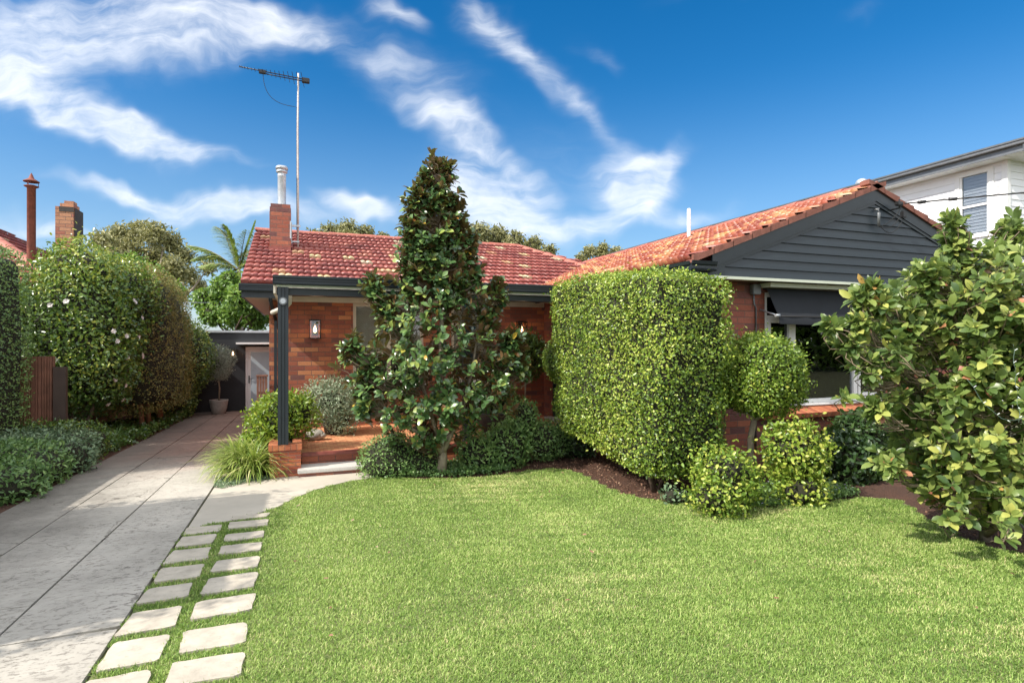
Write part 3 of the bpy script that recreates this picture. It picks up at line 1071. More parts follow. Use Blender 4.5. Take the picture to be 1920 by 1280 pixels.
lawn_edge = [(1.05, 7.95), (1.369, 7.709), (2.025, 7.43), (2.55, 7.42), (3.1, 7.56), (3.55, 7.56), (3.68, 7.16), (3.588, 6.546), (3.53, 5.95), (3.64, 5.52), (3.85, 5.25), (4.1, 4.95), (4.576, 4.66), (5.236, 4.60), (5.95, 4.62), (6.15, 4.35), (5.75, 3.9), (5.40, 3.40), (5.28, 3.02), (5.35, 2.65), (5.8, 2.2), (7.0, 1.6)]
lawn_edge = smoothpoly(lawn_edge, 2)
strip_edge = [(-0.968, -1.5), (-0.968, 6.19), (-0.576, 6.38), (-0.22, 6.69), (-0.02, 7.11), (0.217, 7.48), (0.554, 7.77), (0.80, 7.89)]
lawn_poly = strip_edge + lawn_edge + [(9.0, 1.2), (9.0, -1.5)]
mulch_poly = [(0.92, 8.9), (0.92, 7.4), (2.5, 6.9), (3.0, 5.0), (4.5, 3.8), (4.9, 2.0), (6.0, 0.2), (14.0, 0.2), (14.0, 6.2), (5.0, 6.2), (5.0, 8.9)]
sheet('garden_bed', mulch_poly, -0.004, M['mulch'])
sheet('side_bed', [(-6.2, 4.0), (-2.97, 4.0), (-2.97, 20.8), (-6.2, 20.8)], -0.008, M['mulch'])
sheet('lawn', lawn_poly, 0.0, M['lawnbase'])

# stepping pavers
PAV = []
for i, (y0, y1) in enumerate([(5.96, 6.20), (5.58, 5.875), (5.16, 5.475), (4.745, 5.035), (4.37, 4.63), (3.905, 4.22), (3.49, 3.81), (3.06, 3.39), (2.64, 2.97)]):
    PAV.append(('left', i, -0.962, -0.675, y0, y1))
for i, (y0, y1) in enumerate([(6.345, 6.50), (6.00, 6.24), (5.61, 5.84), (5.24, 5.455), (4.81, 5.06), (4.385, 4.68), (3.975, 4.25), (3.52, 3.825), (3.17, 3.42), (2.72, 3.03)]):
    PAV.append(('right', i, -0.60, -0.265, y0, y1))
ORD = ['first', 'second', 'third', 'fourth', 'fifth', 'sixth', 'seventh', 'eighth', 'ninth', 'tenth']
rp = random.Random(5)
pav_rects = []
for side, i, x0, x1, y0, y1 in PAV:
    j = lambda s=0.016: rp.uniform(-s, s)
    c = [(x0 + j(), y0 + j()), (x1 + j(), y0 + j()), (x1 + j(), y1 + j()), (x0 + j(), y1 + j())]
    pts = []
    for k in range(4):
        a, b = c[k], c[(k + 1) % 4]
        for t in (0.06, 0.3, 0.55, 0.8, 0.94):
            pts.append((a[0] + (b[0] - a[0]) * t + rp.uniform(-.006, .006), a[1] + (b[1] - a[1]) * t + rp.uniform(-.006, .006)))
    mb = MB()
    mb.prism(pts, -0.03, 0.016 + j(.003), gz)
    nm = 'driveway side' if side == 'left' else 'lawn side'
    o = mb.build('stepping_paver', M['paver'])
    tag(o, 'pale stone paver in grass, %s row, %s counting from the house' % (nm, ORD[i]), 'paver', 'pale stone pavers set in grass beside the driveway')
    pav_rects.append((x0, x1, y0, y1))

# ------------------------------------------------------------------ brick house
FY = 11.37      # main front wall
WY = 6.13       # wing front wall
WX = 5.0        # wing left wall
FZ = -0.04      # floor level
house = empty('brick_house', (3.0, 9.0, -0.3), 'single storey red brick house with terracotta tiled roof and dark weatherboard gable', 'house')


def wall_x(mb, x0, x1, y, z0, z1, holes, t=0.12):
    """wall parallel to X with rectangular openings (x0,x1,z0,z1), front face at y, thickness behind"""
    xsx = sorted(set([x0, x1] + [h[0] for h in holes] + [h[1] for h in holes]))
    for a, b in zip(xsx[:-1], xsx[1:]):
        zc = [(z0, z1)]
        for h in holes:
            if a >= h[0] - 1e-6 and b <= h[1] + 1e-6:
                nz_ = []
                for q0, q1 in zc:
                    if h[2] > q0: nz_.append((q0, min(h[2], q1)))
                    if h[3] < q1: nz_.append((max(h[3], q0), q1))
                zc = nz_
        for q0, q1 in zc:
            mb.box(a, b, y, y + t, q0, q1)


def wall_y(mb, y0, y1, x, z0, z1, holes, t=0.12):
    ysx = sorted(set([y0, y1] + [h[0] for h in holes] + [h[1] for h in holes]))
    for a, b in zip(ysx[:-1], ysx[1:]):
        zc = [(z0, z1)]
        for h in holes:
            if a >= h[0] - 1e-6 and b <= h[1] + 1e-6:
                nz_ = []
                for q0, q1 in zc:
                    if h[2] > q0: nz_.append((q0, min(h[2], q1)))
                    if h[3] < q1: nz_.append((max(h[3], q0), q1))
                zc = nz_
        for q0, q1 in zc:
            mb.box(x, x + t, a, b, q0, q1)


W1 = (1.02, 2.38, 0.76, 2.30)
W2 = (2.95, 3.72, 0.76, 2.30)
WW = (5.97, 8.25, 0.70, 2.24)
DR = (10.05, 10.95, FZ, 2.0)
mb = MB()
wall_x(mb, -0.30, WX, FY, -0.6, 2.44, [W1, W2])
mb.box(-0.46, -0.30, FY + 0.10, FY + 0.22, -0.7, 2.44)
mb.box(-0.46, -0.34, FY + 0.22, 20.3, -0.9, 2.44)
mb.box(-0.34, 11.0, 20.18, 20.3, -0.9, 2.44)
mb.build('wall', M['brick'], house)
mb = MB()
wall_x(mb, WX, 10.6, WY, -0.4, 2.36, [WW])
wall_y(mb, WY + 0.12, FY, WX, -0.5, 2.36, [DR])
mb.box(10.48, 10.6, WY + 0.12, 20.18, -0.7, 2.36)
wing_wall = mb.build('wall', M['brick_wing'], house)
# inner room surfaces, so the windows look into dim rooms
mb = MB()
mb.box(0.2, 4.8, FY + 2.6, FY + 2.65, FZ, 2.4)
mb.box(0.2, 4.8, FY + 0.13, FY + 2.6, FZ - 0.05, FZ)
mb.box(5.14, 10.4, WY + 3.2, WY + 3.25, 0.1, 2.34)
mb.box(5.14, 10.4, WY + 0.13, WY + 3.2, 0.05, 0.1)
mb.build('interior', M['interior'], house)


def window(parent, x0, x1, z0, z1, y, bars, frame_mat, glass_mat, fw=0.055, transoms=(), label=None, blind=None, curtain=None):
    """bars: x positions of mullions, transoms: z positions"""
    f = MB()
    d0, d1 = y + 0.02, y + 0.085
    f.box(x0, x1, d0, d1, z0, z0 + fw)
    f.box(x0, x1, d0, d1, z1 - fw, z1)
    f.box(x0, x0 + fw, d0, d1, z0 + fw, z1 - fw)
    f.box(x1 - fw, x1, d0, d1, z0 + fw, z1 - fw)
    edges = [x0 + fw] + list(bars) + [x1 - fw]
    for b in bars:
        f.box(b - fw * 0.6, b + fw * 0.6, d0 - 0.006, d1 - 0.006, z0 + fw + 0.0005, z1 - fw - 0.0005)
    for z in transoms:
        for i in range(len(edges) - 1):
            a = edges[i] + (fw * 0.6 if i > 0 else 0)
            b = edges[i + 1] - (fw * 0.6 if i < len(edges) - 2 else 0)
            f.box(a, b, d0 + 0.004, d1 - 0.008, z - fw * 0.45, z + fw * 0.45)
    fo = f.build('window', frame_mat, parent)
    p_ = MB()
    p_.box(x0 + fw * 0.5, x1 - fw * 0.5, y + 0.048, y + 0.053, z0 + fw * 0.5, z1 - fw * 0.5)
    p_.build('pane', glass_mat, fo)
    if blind is not None:
        b_ = MB()
        b_.box(x0 + 0.03, x1 - 0.03, y + 0.092, y + 0.096, blind, z1 - 0.02)
        b_.box(x0 + 0.03, x1 - 0.03, y + 0.089, y + 0.101, blind - 0.02, blind)
        b_.build('roller_blind', M['blind'], fo)
    if curtain is not None:
        for (a, b) in curtain:
            c_ = MB()
            n = int((b - a) / 0.012)
            vs = []
            for i in range(n + 1):
                xx = a + (b - a) * i / n
                yy = y + 0.24 + 0.025 * math.sin(i * 0.95) + 0.008 * math.sin(i * 2.3)
                vs += [(xx, yy, z0 - 0.3), (xx, yy, z1 + 0.05)]
            c_.smooth = True
            c_.add(vs, [(2 * i, 2 * i + 2, 2 * i + 3, 2 * i + 1) for i in range(n)])
            c_.build('curtain', M['curtain'], fo)
    return fo


w = window(house, *W1, FY, [1.70], M['cream'], M['soft_glass'], 0.06, [1.35], blind=1.42, curtain=[(1.05, 1.38), (2.05, 2.35)])
w = window(house, *W2, FY, [], M['cream'], M['soft_glass'], 0.06, [1.35], blind=1.42, curtain=[(3.0, 3.2)])
for W in (W1, W2):
    mb = MB()
    mb.bbox(W[0] - 0.04, W[1] + 0.04, FY - 0.05, FY + 0.02, 0.70, 0.76, 0.006)
    mb.build('window_sill', M['white'], house)
    mb = MB()      # dark flower box under the sill
    mb.bbox(W[0] - 0.08, W[1] + 0.02, FY - 0.12, FY - 0.002, 0.60, 0.695, 0.008)
    mb.build('sill_box', M['charcoal'], house)
w = window(house, *WW, WY, [6.50, 7.69], M['white'], M['dark_glass'], 0.06, [1.90], curtain=[(6.02, 6.30), (6.58, 6.86), (7.30, 7.62), (7.85, 8.15)])
mb = MB()      # inner casement frames
for a, b in ((6.04, 6.455), (7.735, 8.18)):
    z0, z1, q = 0.775, 1.87, 0.045
    mb = MB()
    mb.box(a, b, WY + 0.005, WY + 0.045, z0, z0 + q)
    mb.box(a, b, WY + 0.005, WY + 0.045, z1 - q, z1)
    mb.box(a, a + q, WY + 0.005, WY + 0.045, z0 + q, z1 - q)
    mb.box(b - q, b, WY + 0.005, WY + 0.045, z0 + q, z1 - q)
    mb.build('casement', M['white'], w)
mb = MB()
mb.bbox(WW[0], WW[1], WY - 0.03, WY + 0.02, 0.672, 0.70, 0.004)
mb.build('window_sill', M['white'], house)
mb = MB()      # sloping brick-on-edge sill
x0, x1 = WW[0] - 0.12, WW[1] + 0.12
mb.add([(x0, WY - 0.11, 0.52), (x1, WY - 0.11, 0.52), (x1, WY - 0.001, 0.50), (x0, WY - 0.001, 0.50),
        (x0, WY - 0.13, 0.585), (x1, WY - 0.13, 0.585), (x1, WY - 0.001, 0.67), (x0, WY - 0.001, 0.67)],
       [(0, 3, 2, 1), (4, 5, 6, 7), (0, 1, 5, 4), (2, 3, 7, 6), (0, 4, 7, 3), (1, 2, 6, 5)])
mb.build('brick_sill', M['brick_soldier'], house)

# front door in the wing's side wall
mb = MB()
mb.box(WX + 0.05, WX + 0.10, DR[0] + 0.04, DR[1] - 0.04, FZ + 0.02, DR[3] - 0.04)
dr = mb.build('front_door', M['charcoal'], house)
mb = MB()
mb.box(WX + 0.042, WX + 0.048, 10.42, 10.55, 0.28, 1.7)
mb.build('door_glass', M['frost'], dr)
mb = MB()
mb.tube([(WX + 0.0, 10.83, 0.9), (WX + 0.0, 10.83, 1.15)], 0.012, 8)
mb.box(WX + 0.0, WX + 0.05, 10.825, 10.835, 0.92, 0.94)
mb.box(WX + 0.0, WX + 0.05, 10.825, 10.835, 1.11, 1.13)
mb.build('handle', M['greymetal'], dr)
mb = MB()
mb.box(WX + 0.02, WX + 0.11, DR[0], DR[0] + 0.04, FZ, DR[3])
mb.box(WX + 0.02, WX + 0.11, DR[1] - 0.04, DR[1], FZ, DR[3])
mb.box(WX + 0.02, WX + 0.11, DR[0] + 0.04, DR[1] - 0.04, DR[3] - 0.04, DR[3])
mb.build('door_frame', M['charcoal'], house)
mb = MB()
mb.bbox(WX - 0.16, WX + 0.05, DR[0] - 0.05, DR[1] + 0.05, FZ, FZ + 0.05, 0.006)
mb.build('threshold', M['granite'], house)

# verandah floor, edge and planter
mb = MB()
mb.box(0.07, WX, 8.80, FY, FZ - 0.05, FZ)
mb.build('verandah_floor', M['floor'], house)
mb = MB()
mb.box(0.075, WX, 8.815, 9.0, -0.45, FZ - 0.052)
mb.build('verandah_base', M['brick'], house)
mb = MB()
mb.bbox(0.071, WX, 8.785, 8.90, FZ - 0.046, FZ + 0.006, 0.012)
mb.build('verandah_edge', M['red_edge'], house)
PZ = 0.155
mb = MB()
mb.box(-0.34, 0.065, 8.50, 8.60, -0.45, PZ - 0.08)
mb.box(-0.34, -0.24, 8.60, 11.3, -0.5, PZ - 0.08)
mb.box(-0.035, 0.065, 8.60, 11.3, -0.45, PZ - 0.08)
mb.build('planter_wall', mat_brick('brick_planter', [(0, (0.42, 0.13, 0.06)), (0.3, (0.34, 0.09, 0.045)), (0.6, (0.5, 0.18, 0.08)), (0.85, (0.26, 0.075, 0.05))], (0.20, 0.11, 0.08), 0.2, 0.05), house)
mb = MB()
mb.box(-0.352, 0.077, 8.488, 8.605, PZ - 0.078, PZ)
mb.box(-0.352, -0.235, 8.605, 11.3, PZ - 0.078, PZ)
mb.box(-0.045, 0.077, 8.605, 11.3, PZ - 0.078, PZ)
mb.build('planter_coping', M['brick_soldier'], house)
mb = MB()
mb.box(-0.24, -0.035, 8.6, 11.3, -0.3, PZ - 0.03)
mb.build('planter_soil', M['soil'], house)


# posts
def post(x, y, z0, z1, w=0.135):
    p_ = MB()
    h = w / 2
    p_.box(x - h, x - h * 0.42, y - h, y + h, z0, z1)
    p_.box(x + h * 0.42, x + h, y - h, y + h, z0, z1)
    p_.box(x - h * 0.42, x + h * 0.42, y - h + 0.018, y + h - 0.018, z0, z1)
    p_.box(x - h * 0.22, x + h * 0.22, y - h + 0.004, y - h + 0.018, z0, z1)
    return p_.build('verandah_post', M['charcoal'], house)


post(-0.165, 8.55, PZ, 2.335)
post(2.58, 8.93, FZ, 2.335)
post(4.90, 8.93, FZ, 2.335)
# verandah beam, gutter, fascia
GY = 8.50
mb = MB()
mb.box(-0.25, 4.95, GY + 0.07, GY + 0.20, 2.215, 2.315)
mb.build('verandah_beam', M['charcoal'], house)


def gutter(x0, x1, y, z, h=0.125, d=0.115):
    """quad gutter along X with ribs; outer face towards -Y"""
    prof = [(0, 0), (-d * .75, 0), (-d * .8, h * .12), (-d * .72, h * .16), (-d * .72, h * .42), (-d * .82, h * .46), (-d * .82, h * .66), (-d * .98, h * .72), (-d, h), (-d * .9, h), (-d * .88, h * .78), (-d * .1, h * .1), (0, h * .1)]
    m_ = MB()
    n = len(prof)
    vs = [(x0, y + p[0], z + p[1]) for p in prof] + [(x1, y + p[0], z + p[1]) for p in prof]
    fs = [(i, n + i, n + (i + 1) % n, (i + 1) % n) for i in range(n)] + [tuple(range(n)), tuple(range(n, 2 * n))[::-1]]
    m_.add(vs, fs)
    for x, s in ((x0, -1), (x1, 1)):
        m_.box(x, x + 0.004 * s, y - d, y, z, z + h)
    return m_


gutter(-0.29, 5.0, GY + 0.02, 2.345, 0.125).build('gutter', M['charcoal'], house)
mb = MB()
mb.box(-0.25, 4.98, GY - 0.02, GY + 0.06, 2.318, 2.342)
mb.build('fascia_trim', M['offwhite'], house)
# verandah roof: corrugated sheet
cv_, cf_ = [], []
NX = 26 * 10
for j, (yy, zz) in enumerate(((GY + 0.0, 2.385), (FY - 0.02, 2.47))):
    for i in range(NX + 1):
        x = -0.27 + (4.98 + 0.27) * i / NX
        cv_.append((x, yy, zz + 0.022 * math.cos(2 * PI * i / 10)))
for i in range(NX):
    cf_.append((i, i + 1, NX + 2 + i, NX + 1 + i))
mb = MB()
mb.smooth = True
mb.add(cv_, cf_)
tm, nt, p, out = newmat('translucent_roof_sheet')
p.inputs['Base Color'].default_value = (0.70, 0.68, 0.62, 1)
p.inputs['Roughness'].default_value = 0.5
tt_ = nt.nodes.new('ShaderNodeBsdfTranslucent')
tt_.inputs['Color'].default_value = (0.80, 0.78, 0.72, 1)
mx = nt.nodes.new('ShaderNodeMixShader')
mx.inputs[0].default_value = 0.35
nt.links.new(p.outputs[0], mx.inputs[1])
nt.links.new(tt_.outputs[0], mx.inputs[2])
nt.links.new(mx.outputs[0], out.inputs[0])
mb.build('verandah_roof', tm, house)
mb = MB()
mb.box(-0.30, 4.98, FY - 0.06, FY - 0.002, 2.30, 2.40)
mb.build('wall_plate', M['cream'], house)
mb = MB()    # cream end fascia of the verandah roof
mb.box(-0.29, -0.262, GY + 0.02, FY - 0.07, 2.23, 2.46)
mb.build('verandah_end_board', M['cream'], house)

# main roof  ------------------------------------------------
EY, EZ = 10.90, 2.57
PT = 0.40
RY = 14.9
RZ = EZ + PT * (RY - EY)
RX0, RX1 = -0.86, 5.78
WRX = 7.62
PW = 0.375
slw = math.sqrt(1 + PW * PW)
WEX, WEZ = 4.50, 2.56
WRZ = WEZ + PW * (WRX - WEX)
WFY = 5.78


def roof_tiles(name, org, U, Vv, N, nu, nv, tw, g, inside, mat, seed, parent, pal):
    """tiled plane: org corner at eave, U along eave, V up the slope, N outward normal"""
    rs = np.random.RandomState(seed)
    prof = []
    S = 8
    for k in range(S + 1):
        t = k / S
        prof.append(0.028 * abs(math.sin(2 * PI * t)) ** 0.8 + (0.012 if t < 0.04 or t > 0.96 else 0))
    V, F, Tn = [], [], []
    for j in range(nv):
        off = 0.5 if j % 2 else 0.0
        for i in range(-1, nu + 1):
            cu_ = (i + off + 0.5) * tw
            cv_2 = (j + 0.5) * g
            u0 = (i + off) * tw
            t = rs.rand()
            t = rs.uniform(0.84, 1.0) if t > pal else rs.uniform(0, 0.82)
            lift = rs.uniform(-0.003, 0.004)
            sk = rs.uniform(-0.006, 0.006)
            for k in range(S):
                ua, ub = u0 + k / S * tw, u0 + (k + 1) / S * tw
                if not inside((ua + ub) / 2, cv_2):
                    continue
                ha, hb = prof[k], prof[k + 1]
                v0 = j * g + sk
                v1 = (j + 1) * g + 0.02
                b = len(V)
                low = 0.056 + lift
                for (u_, v_, h_) in ((ua, v0 + .035, -0.01), (ub, v0 + .035, -0.01), (ub, v0, low + hb), (ua, v0, low + ha), (ub, v1, 0.004 + hb), (ua, v1, 0.004 + ha)):
                    V.append(org + U * u_ + Vv * v_ + N * h_)
                F += [(b, b + 1, b + 2, b + 3), (b + 3, b + 2, b + 4, b + 5)]
                Tn += [t] * 6
    V = np.array([tuple(v) for v in V])
    return npmesh(name, V, [np.array(F)], np.array(Tn), [mat], parent)


sl = math.sqrt(1 + PT * PT)
U = Vector((1, 0, 0))
Vs = Vector((0, 1, PT)).normalized()
Nn = Vector((0, -PT, 1)).normalized()
GA = 0.315
# hip line from (RX1,RY) to (6.9,12.95), valley from there to (4.8,10.9)


def ins_main(u, v):
    x = RX0 + u
    y = EY + v / sl
    if x < RX0 or y > RY or v < 0:
        return False
    if y > 12.95:
        return x < RX1 + (RY - y) * 1.0 + (0.0)
    return x < 4.86 + (y - 10.9) * 1.0


main_roof = roof_tiles('roof', Vector((RX0, EY - 0.03, EZ + 0.0)), U, Vs, Nn, 40, 14, 0.225, GA, ins_main, M['tile'], 3, house, 0.94)
mb = MB()      # roof body under the tiles
e = 0.03
mb.add([(RX0 + .02, EY, EZ - e), (8.0, EY, EZ - e), (8.0, RY, RZ - e), (RX0 + .02, RY, RZ - e), (RX0 + .02, 2 * RY - EY, EZ - e), (RX1 + 4.0, 2 * RY - EY, EZ - e), (RX1, RY, RZ - e)],
       [(3, 6, 5, 4)])
mb.add([(RX0 + .02, EY, EZ - e), (4.86, EY, EZ - e), (6.9, 12.95, EZ + PT * 2.05 - e), (RX1, RY, RZ - e), (RX0 + .02, RY, RZ - e)], [(0, 1, 2, 3, 4)])
mb.build('roof_underlay', M['red_edge'], main_roof)
gutter(RX0 - 0.05, -0.32, EY + 0.02, EZ - 0.13).build('gutter', M['charcoal'], house)
gutter(-0.315, 4.6, EY + 0.02, EZ - 0.13).build('gutter', M['charcoal'], house)
mb = MB()
mb.box(RX0 - 0.02, -0.31, EY + 0.025, EY + 0.05, EZ - 0.24, EZ - 0.03)
mb.box(RX0 - 0.02, RX0 + 0.02, EY + 0.05, 18.5, EZ - 0.24, EZ - 0.07)
mb.build('fascia', M['charcoal'], house)
mb = MB()
mb.box(RX0 + 0.02, -0.32, EY + 0.05, 18.0, EZ - 0.235, EZ - 0.215)
mb.build('soffit', M['soffit'], house)
mb = MB()
mb.add([(RX0 + .01, EY + .05, EZ - .07), (RX0 + .01, RY, RZ - .07), (RX0 + .01, 18.5, EZ - .07)], [(0, 1, 2), (2, 1, 0)])
mb.build('gable_end', M['cream'], house)


def caps(mb, a, b, r=0.115, L=0.40, lift=0.02, rnd=random.Random(2)):
    a, b = Vector(a), Vector(b)
    d = (b - a)
    n = max(1, int(d.length / L))
    d.normalize()
    side = d.cross(Vector((0, 0, 1))).normalized()
    up = side.cross(d)
    step = (b - a).length / n
    K = 8
    for i in range(n):
        s0 = a + d * (i * step - 0.02)
        s1 = a + d * ((i + 1) * step + 0.01)
        rr0, rr1 = r * 1.08, r * 0.94
        j = rnd.uniform(-0.006, 0.006)
        rings = []
        for s, rr in ((s0, rr0 - .02), (s0, rr0), (s1, rr1)):
            rings.append([s + side * (rr * math.cos(PI * k / K)) + up * (rr * 0.62 * math.sin(PI * k / K) + lift + j) for k in range(K + 1)])
        vs = [v for q in rings for v in q]
        fs = []
        for q in range(2):
            for k in range(K):
                o = q * (K + 1)
                fs.append((o + k, o + k + 1, o + K + 2 + k, o + K + 1 + k))
        if i == 0:
            fs.append(tuple(range(K + 1))[::-1])
            fs.append(tuple(range(K + 1)))
            fs = fs[:-1]
        mb.add(vs, fs)


mb = MB()
caps(mb, (RX0 - .02, RY, RZ), (RX1, RY, RZ))
caps(mb, (6.95, 12.9, EZ + PT * 2.02), (RX1 + 0.02, RY - 0.02, RZ))
mb.build('ridge_tiles', M['tilecap'], main_roof)
mb = MB()      # verge tiles of the left gable
for j in range(13):
    t0, t1 = j * GA, (j + 1) * GA
    p0 = Vector((RX0, EY - 0.03, EZ)) + Vs * t0
    p1 = Vector((RX0, EY - 0.03, EZ)) + Vs * t1
    a0, a1 = Nn * 0.06, Nn * 0.03
    mb.add([p0 - Nn * .03 - U * .03, p0 - Nn * .03 + U * .09, p0 + a0 + U * .09, p0 + a0 - U * .03, p1 - Nn * .03 - U * .03, p1 - Nn * .03 + U * .09, p1 + a1 + U * .09, p1 + a1 - U * .03],
           [(0, 1, 2, 3), (4, 7, 6, 5), (3, 2, 6, 7), (0, 3, 7, 4), (1, 5, 6, 2), (0, 4, 5, 1)])
mb.build('verge_tiles', M['red_edge'], main_roof)

# wing roof ------------------------------------------------
U2 = Vector((0, 1, 0))
V2 = Vector((1, 0, PW)).normalized()
N2 = Vector((-PW, 0, 1)).normalized()
WRB = 14.6     # back end of the wing ridge


def ins_wing(u, v):
    y = WFY + u
    x = WEX + v / slw
    if v < 0 or x > WRX or y < WFY:
        return False
    if x < 7.0:
        return y < 10.9 + (x - 4.80) + 0.02
    return y < WRB


wing_roof = roof_tiles('roof', Vector((WEX - 0.03, WFY, WEZ)), U2, V2, N2, 42, 12, 0.225, 0.30, ins_wing, M['tile_wing'], 8, house, 0.78)
mb = MB()
XR = 2 * WRX - WEX
mb.add([(WEX, WFY + .02, WEZ - e), (WRX, WFY + .02, WRZ - e), (WRX, 14.6, WRZ - e), (7.0, 13.1, WEZ + PW * 2.5 - e), (4.8, 10.9, WEZ + PW * .3 - e), (WEX, 10.9, WEZ - e)], [(0, 5, 4, 3, 2, 1)])
mb.add([(WRX, WFY + .02, WRZ - .01), (XR, WFY + .02, WEZ - .01), (XR, 18.0, WEZ - .01), (WRX, 14.6, WRZ - .01)], [(0, 3, 2, 1), (0, 1, 2, 3)][:1])
mb.build('roof_underlay', M['red_edge'], wing_roof)
mb = MB()
caps(mb, (WRX, WFY + 0.06, WRZ + 0.0), (WRX, WRB, WRZ + 0.01), rnd=random.Random(8))
mb.build('ridge_tiles', M['tilecap'], wing_roof)
mb = MB()      # stepped verge tiles bedded in mortar, both rakes
for s in (1, -1):
    for j in range(11):
        t0, t1 = j * 0.318, (j + 1) * 0.318 + 0.01
        def P(t, h, yy):
            x = WEX + t / slw
            if s < 0:
                x = 2 * WRX - x
            return (x, yy, WEZ + PW * t / slw + h)
        ya, yb = WFY - 0.035, WFY + 0.11
        mb.add([P(t0, -.03, ya), P(t0, -.03, yb), P(t0, .062, yb), P(t0, .062, ya), P(t1, -.03, ya), P(t1, -.03, yb), P(t1, .034, yb), P(t1, .034, ya)],
               [(0, 1, 2, 3), (4, 7, 6, 5), (3, 2, 6, 7), (0, 3, 7, 4), (1, 5, 6, 2), (0, 4, 5, 1)])
mb.add([(WRX - .13, WFY - .03, WRZ - .04), (WRX + .13, WFY - .03, WRZ - .04), (WRX, WFY - .03, WRZ + .085), (WRX - .13, WFY + .12, WRZ - .04), (WRX + .13, WFY + .12, WRZ - .04), (WRX, WFY + .12, WRZ + .085)],
       [(0, 1, 2), (3, 5, 4), (0, 2, 5, 3), (1, 4, 5, 2)])
mb.build('verge_tiles', M['verge'], wing_roof)
# bargeboards
mb = MB()
for s in (1, -1):
    x0 = WEX + 0.30
    def Q(x, h, y):
        xx = x if s > 0 else 2 * WRX - x
        return (xx, y, WEZ + PW * (x - WEX) + h)
    for (h0, h1, ya, yb) in ((-0.19, -0.028, WFY - 0.01, WFY + 0.02), (-0.235, -0.192, WFY + 0.0, WFY + 0.02)):
        mb.add([Q(x0, h0, ya), Q(WRX, h0, ya), Q(WRX, h1, ya), Q(x0, h1, ya), Q(x0, h0, yb), Q(WRX, h0, yb), Q(WRX, h1, yb), Q(x0, h1, yb)],
               [(0, 1, 2, 3), (4, 7, 6, 5), (0, 4, 5, 1), (3, 2, 6, 7), (0, 3, 7, 4)])
mb.build('bargeboard', M['charcoal'], house)
# weatherboards on the gable: lapped boards clipped to the rake
mb = MB()
BZ0 = 2.385
bh = 0.118
k = 0
GX0 = WEX + 0.12
while BZ0 + k * bh < WRZ - 0.27:
    z0 = BZ0 + k * bh
    z1 = z0 + bh
    def xl(z):
        return max(GX0, WEX + (z + 0.215 - WEZ) / PW)
    a0, a1 = xl(z0), xl(z1)
    b0, b1 = 2 * WRX - a0, 2 * WRX - a1
    if a1 > WRX:
        a1 = b1 = WRX
    yb = WFY + 0.030
    yo = WFY + 0.006
    yt = WFY + 0.024
    mb.add([(a0, yo, z0), (b0, yo, z0), (b1, yt, z1 + .004), (a1, yt, z1 + .004), (a0, yb, z0), (b0, yb, z0), (b1, yb, z1 + .004), (a1, yb, z1 + .004)],
           [(0, 1, 2, 3), (0, 4, 5, 1), (0, 3, 7, 4), (1, 5, 6, 2), (4, 7, 6, 5)])
    k += 1
mb.build('gable_cladding', M['board'], house)
mb = MB()
mb.box(GX0, 10.9, WFY + 0.035, WY - 0.001, 2.372, 2.386)
mb.build('soffit', M['soffit'], house)
mb = MB()
mb.box(GX0 - 0.004, 10.9, WFY - 0.012, WFY + 0.03, 2.348, 2.383)
mb.box(5.85, 10.6, WFY + 0.12, WY - 0.004, 2.29, 2.345)
mb.build('fascia_trim', M['offwhite'], house)
# boxed left eave of the wing
mb = MB()
mb.box(GX0 - 0.02, GX0 + 0.01, WFY + 0.04, 10.9, 2.35, WEZ - 0.06)
mb.box(GX0 - 0.02, WEX + 0.5, WFY + 0.001, WFY + 0.03, 2.385, 2.56)
mb.build('eave_box', M['charcoal'], house)
mb = MB()
mb.box(GX0 + 0.01, WX, WFY + 0.04, 10.8, 2.352, 2.366)
mb.build('soffit', M['soffit'], house)
# wing gutter along Y with its returned end
prof = [(0, 0), (-.085, 0), (-.095, .02), (-.085, .03), (-.085, .06), (-.105, .075), (-.115, .115), (-.10, .115), (-.09, .08), (-.01, .012), (0, .012)]
mb = MB()
n = len(prof)
x0 = WEX + 0.03
vs = [(x0 + p_[0], WFY - 0.05, WEZ - 0.135 + p_[1]) for p_ in prof] + [(x0 + p_[0], 10.75, WEZ - 0.135 + p_[1]) for p_ in prof]
mb.add(vs, [(i, (i + 1) % n, n + (i + 1) % n, n + i) for i in range(n)] + [tuple(range(n)), tuple(range(n, 2 * n))])
ys0 = WFY - 0.005
vs = [(x0 - .11, ys0 + p_[0], WEZ - 0.135 + p_[1]) for p_ in prof] + [(x0 + .26, ys0 + p_[0], WEZ - 0.135 + p_[1]) for p_ in prof]
mb.add(vs, [(i, n + i, n + (i + 1) % n, (i + 1) % n) for i in range(n)] + [tuple(range(n)), tuple(range(n, 2 * n))])
mb.build('gutter', M['charcoal'], house)

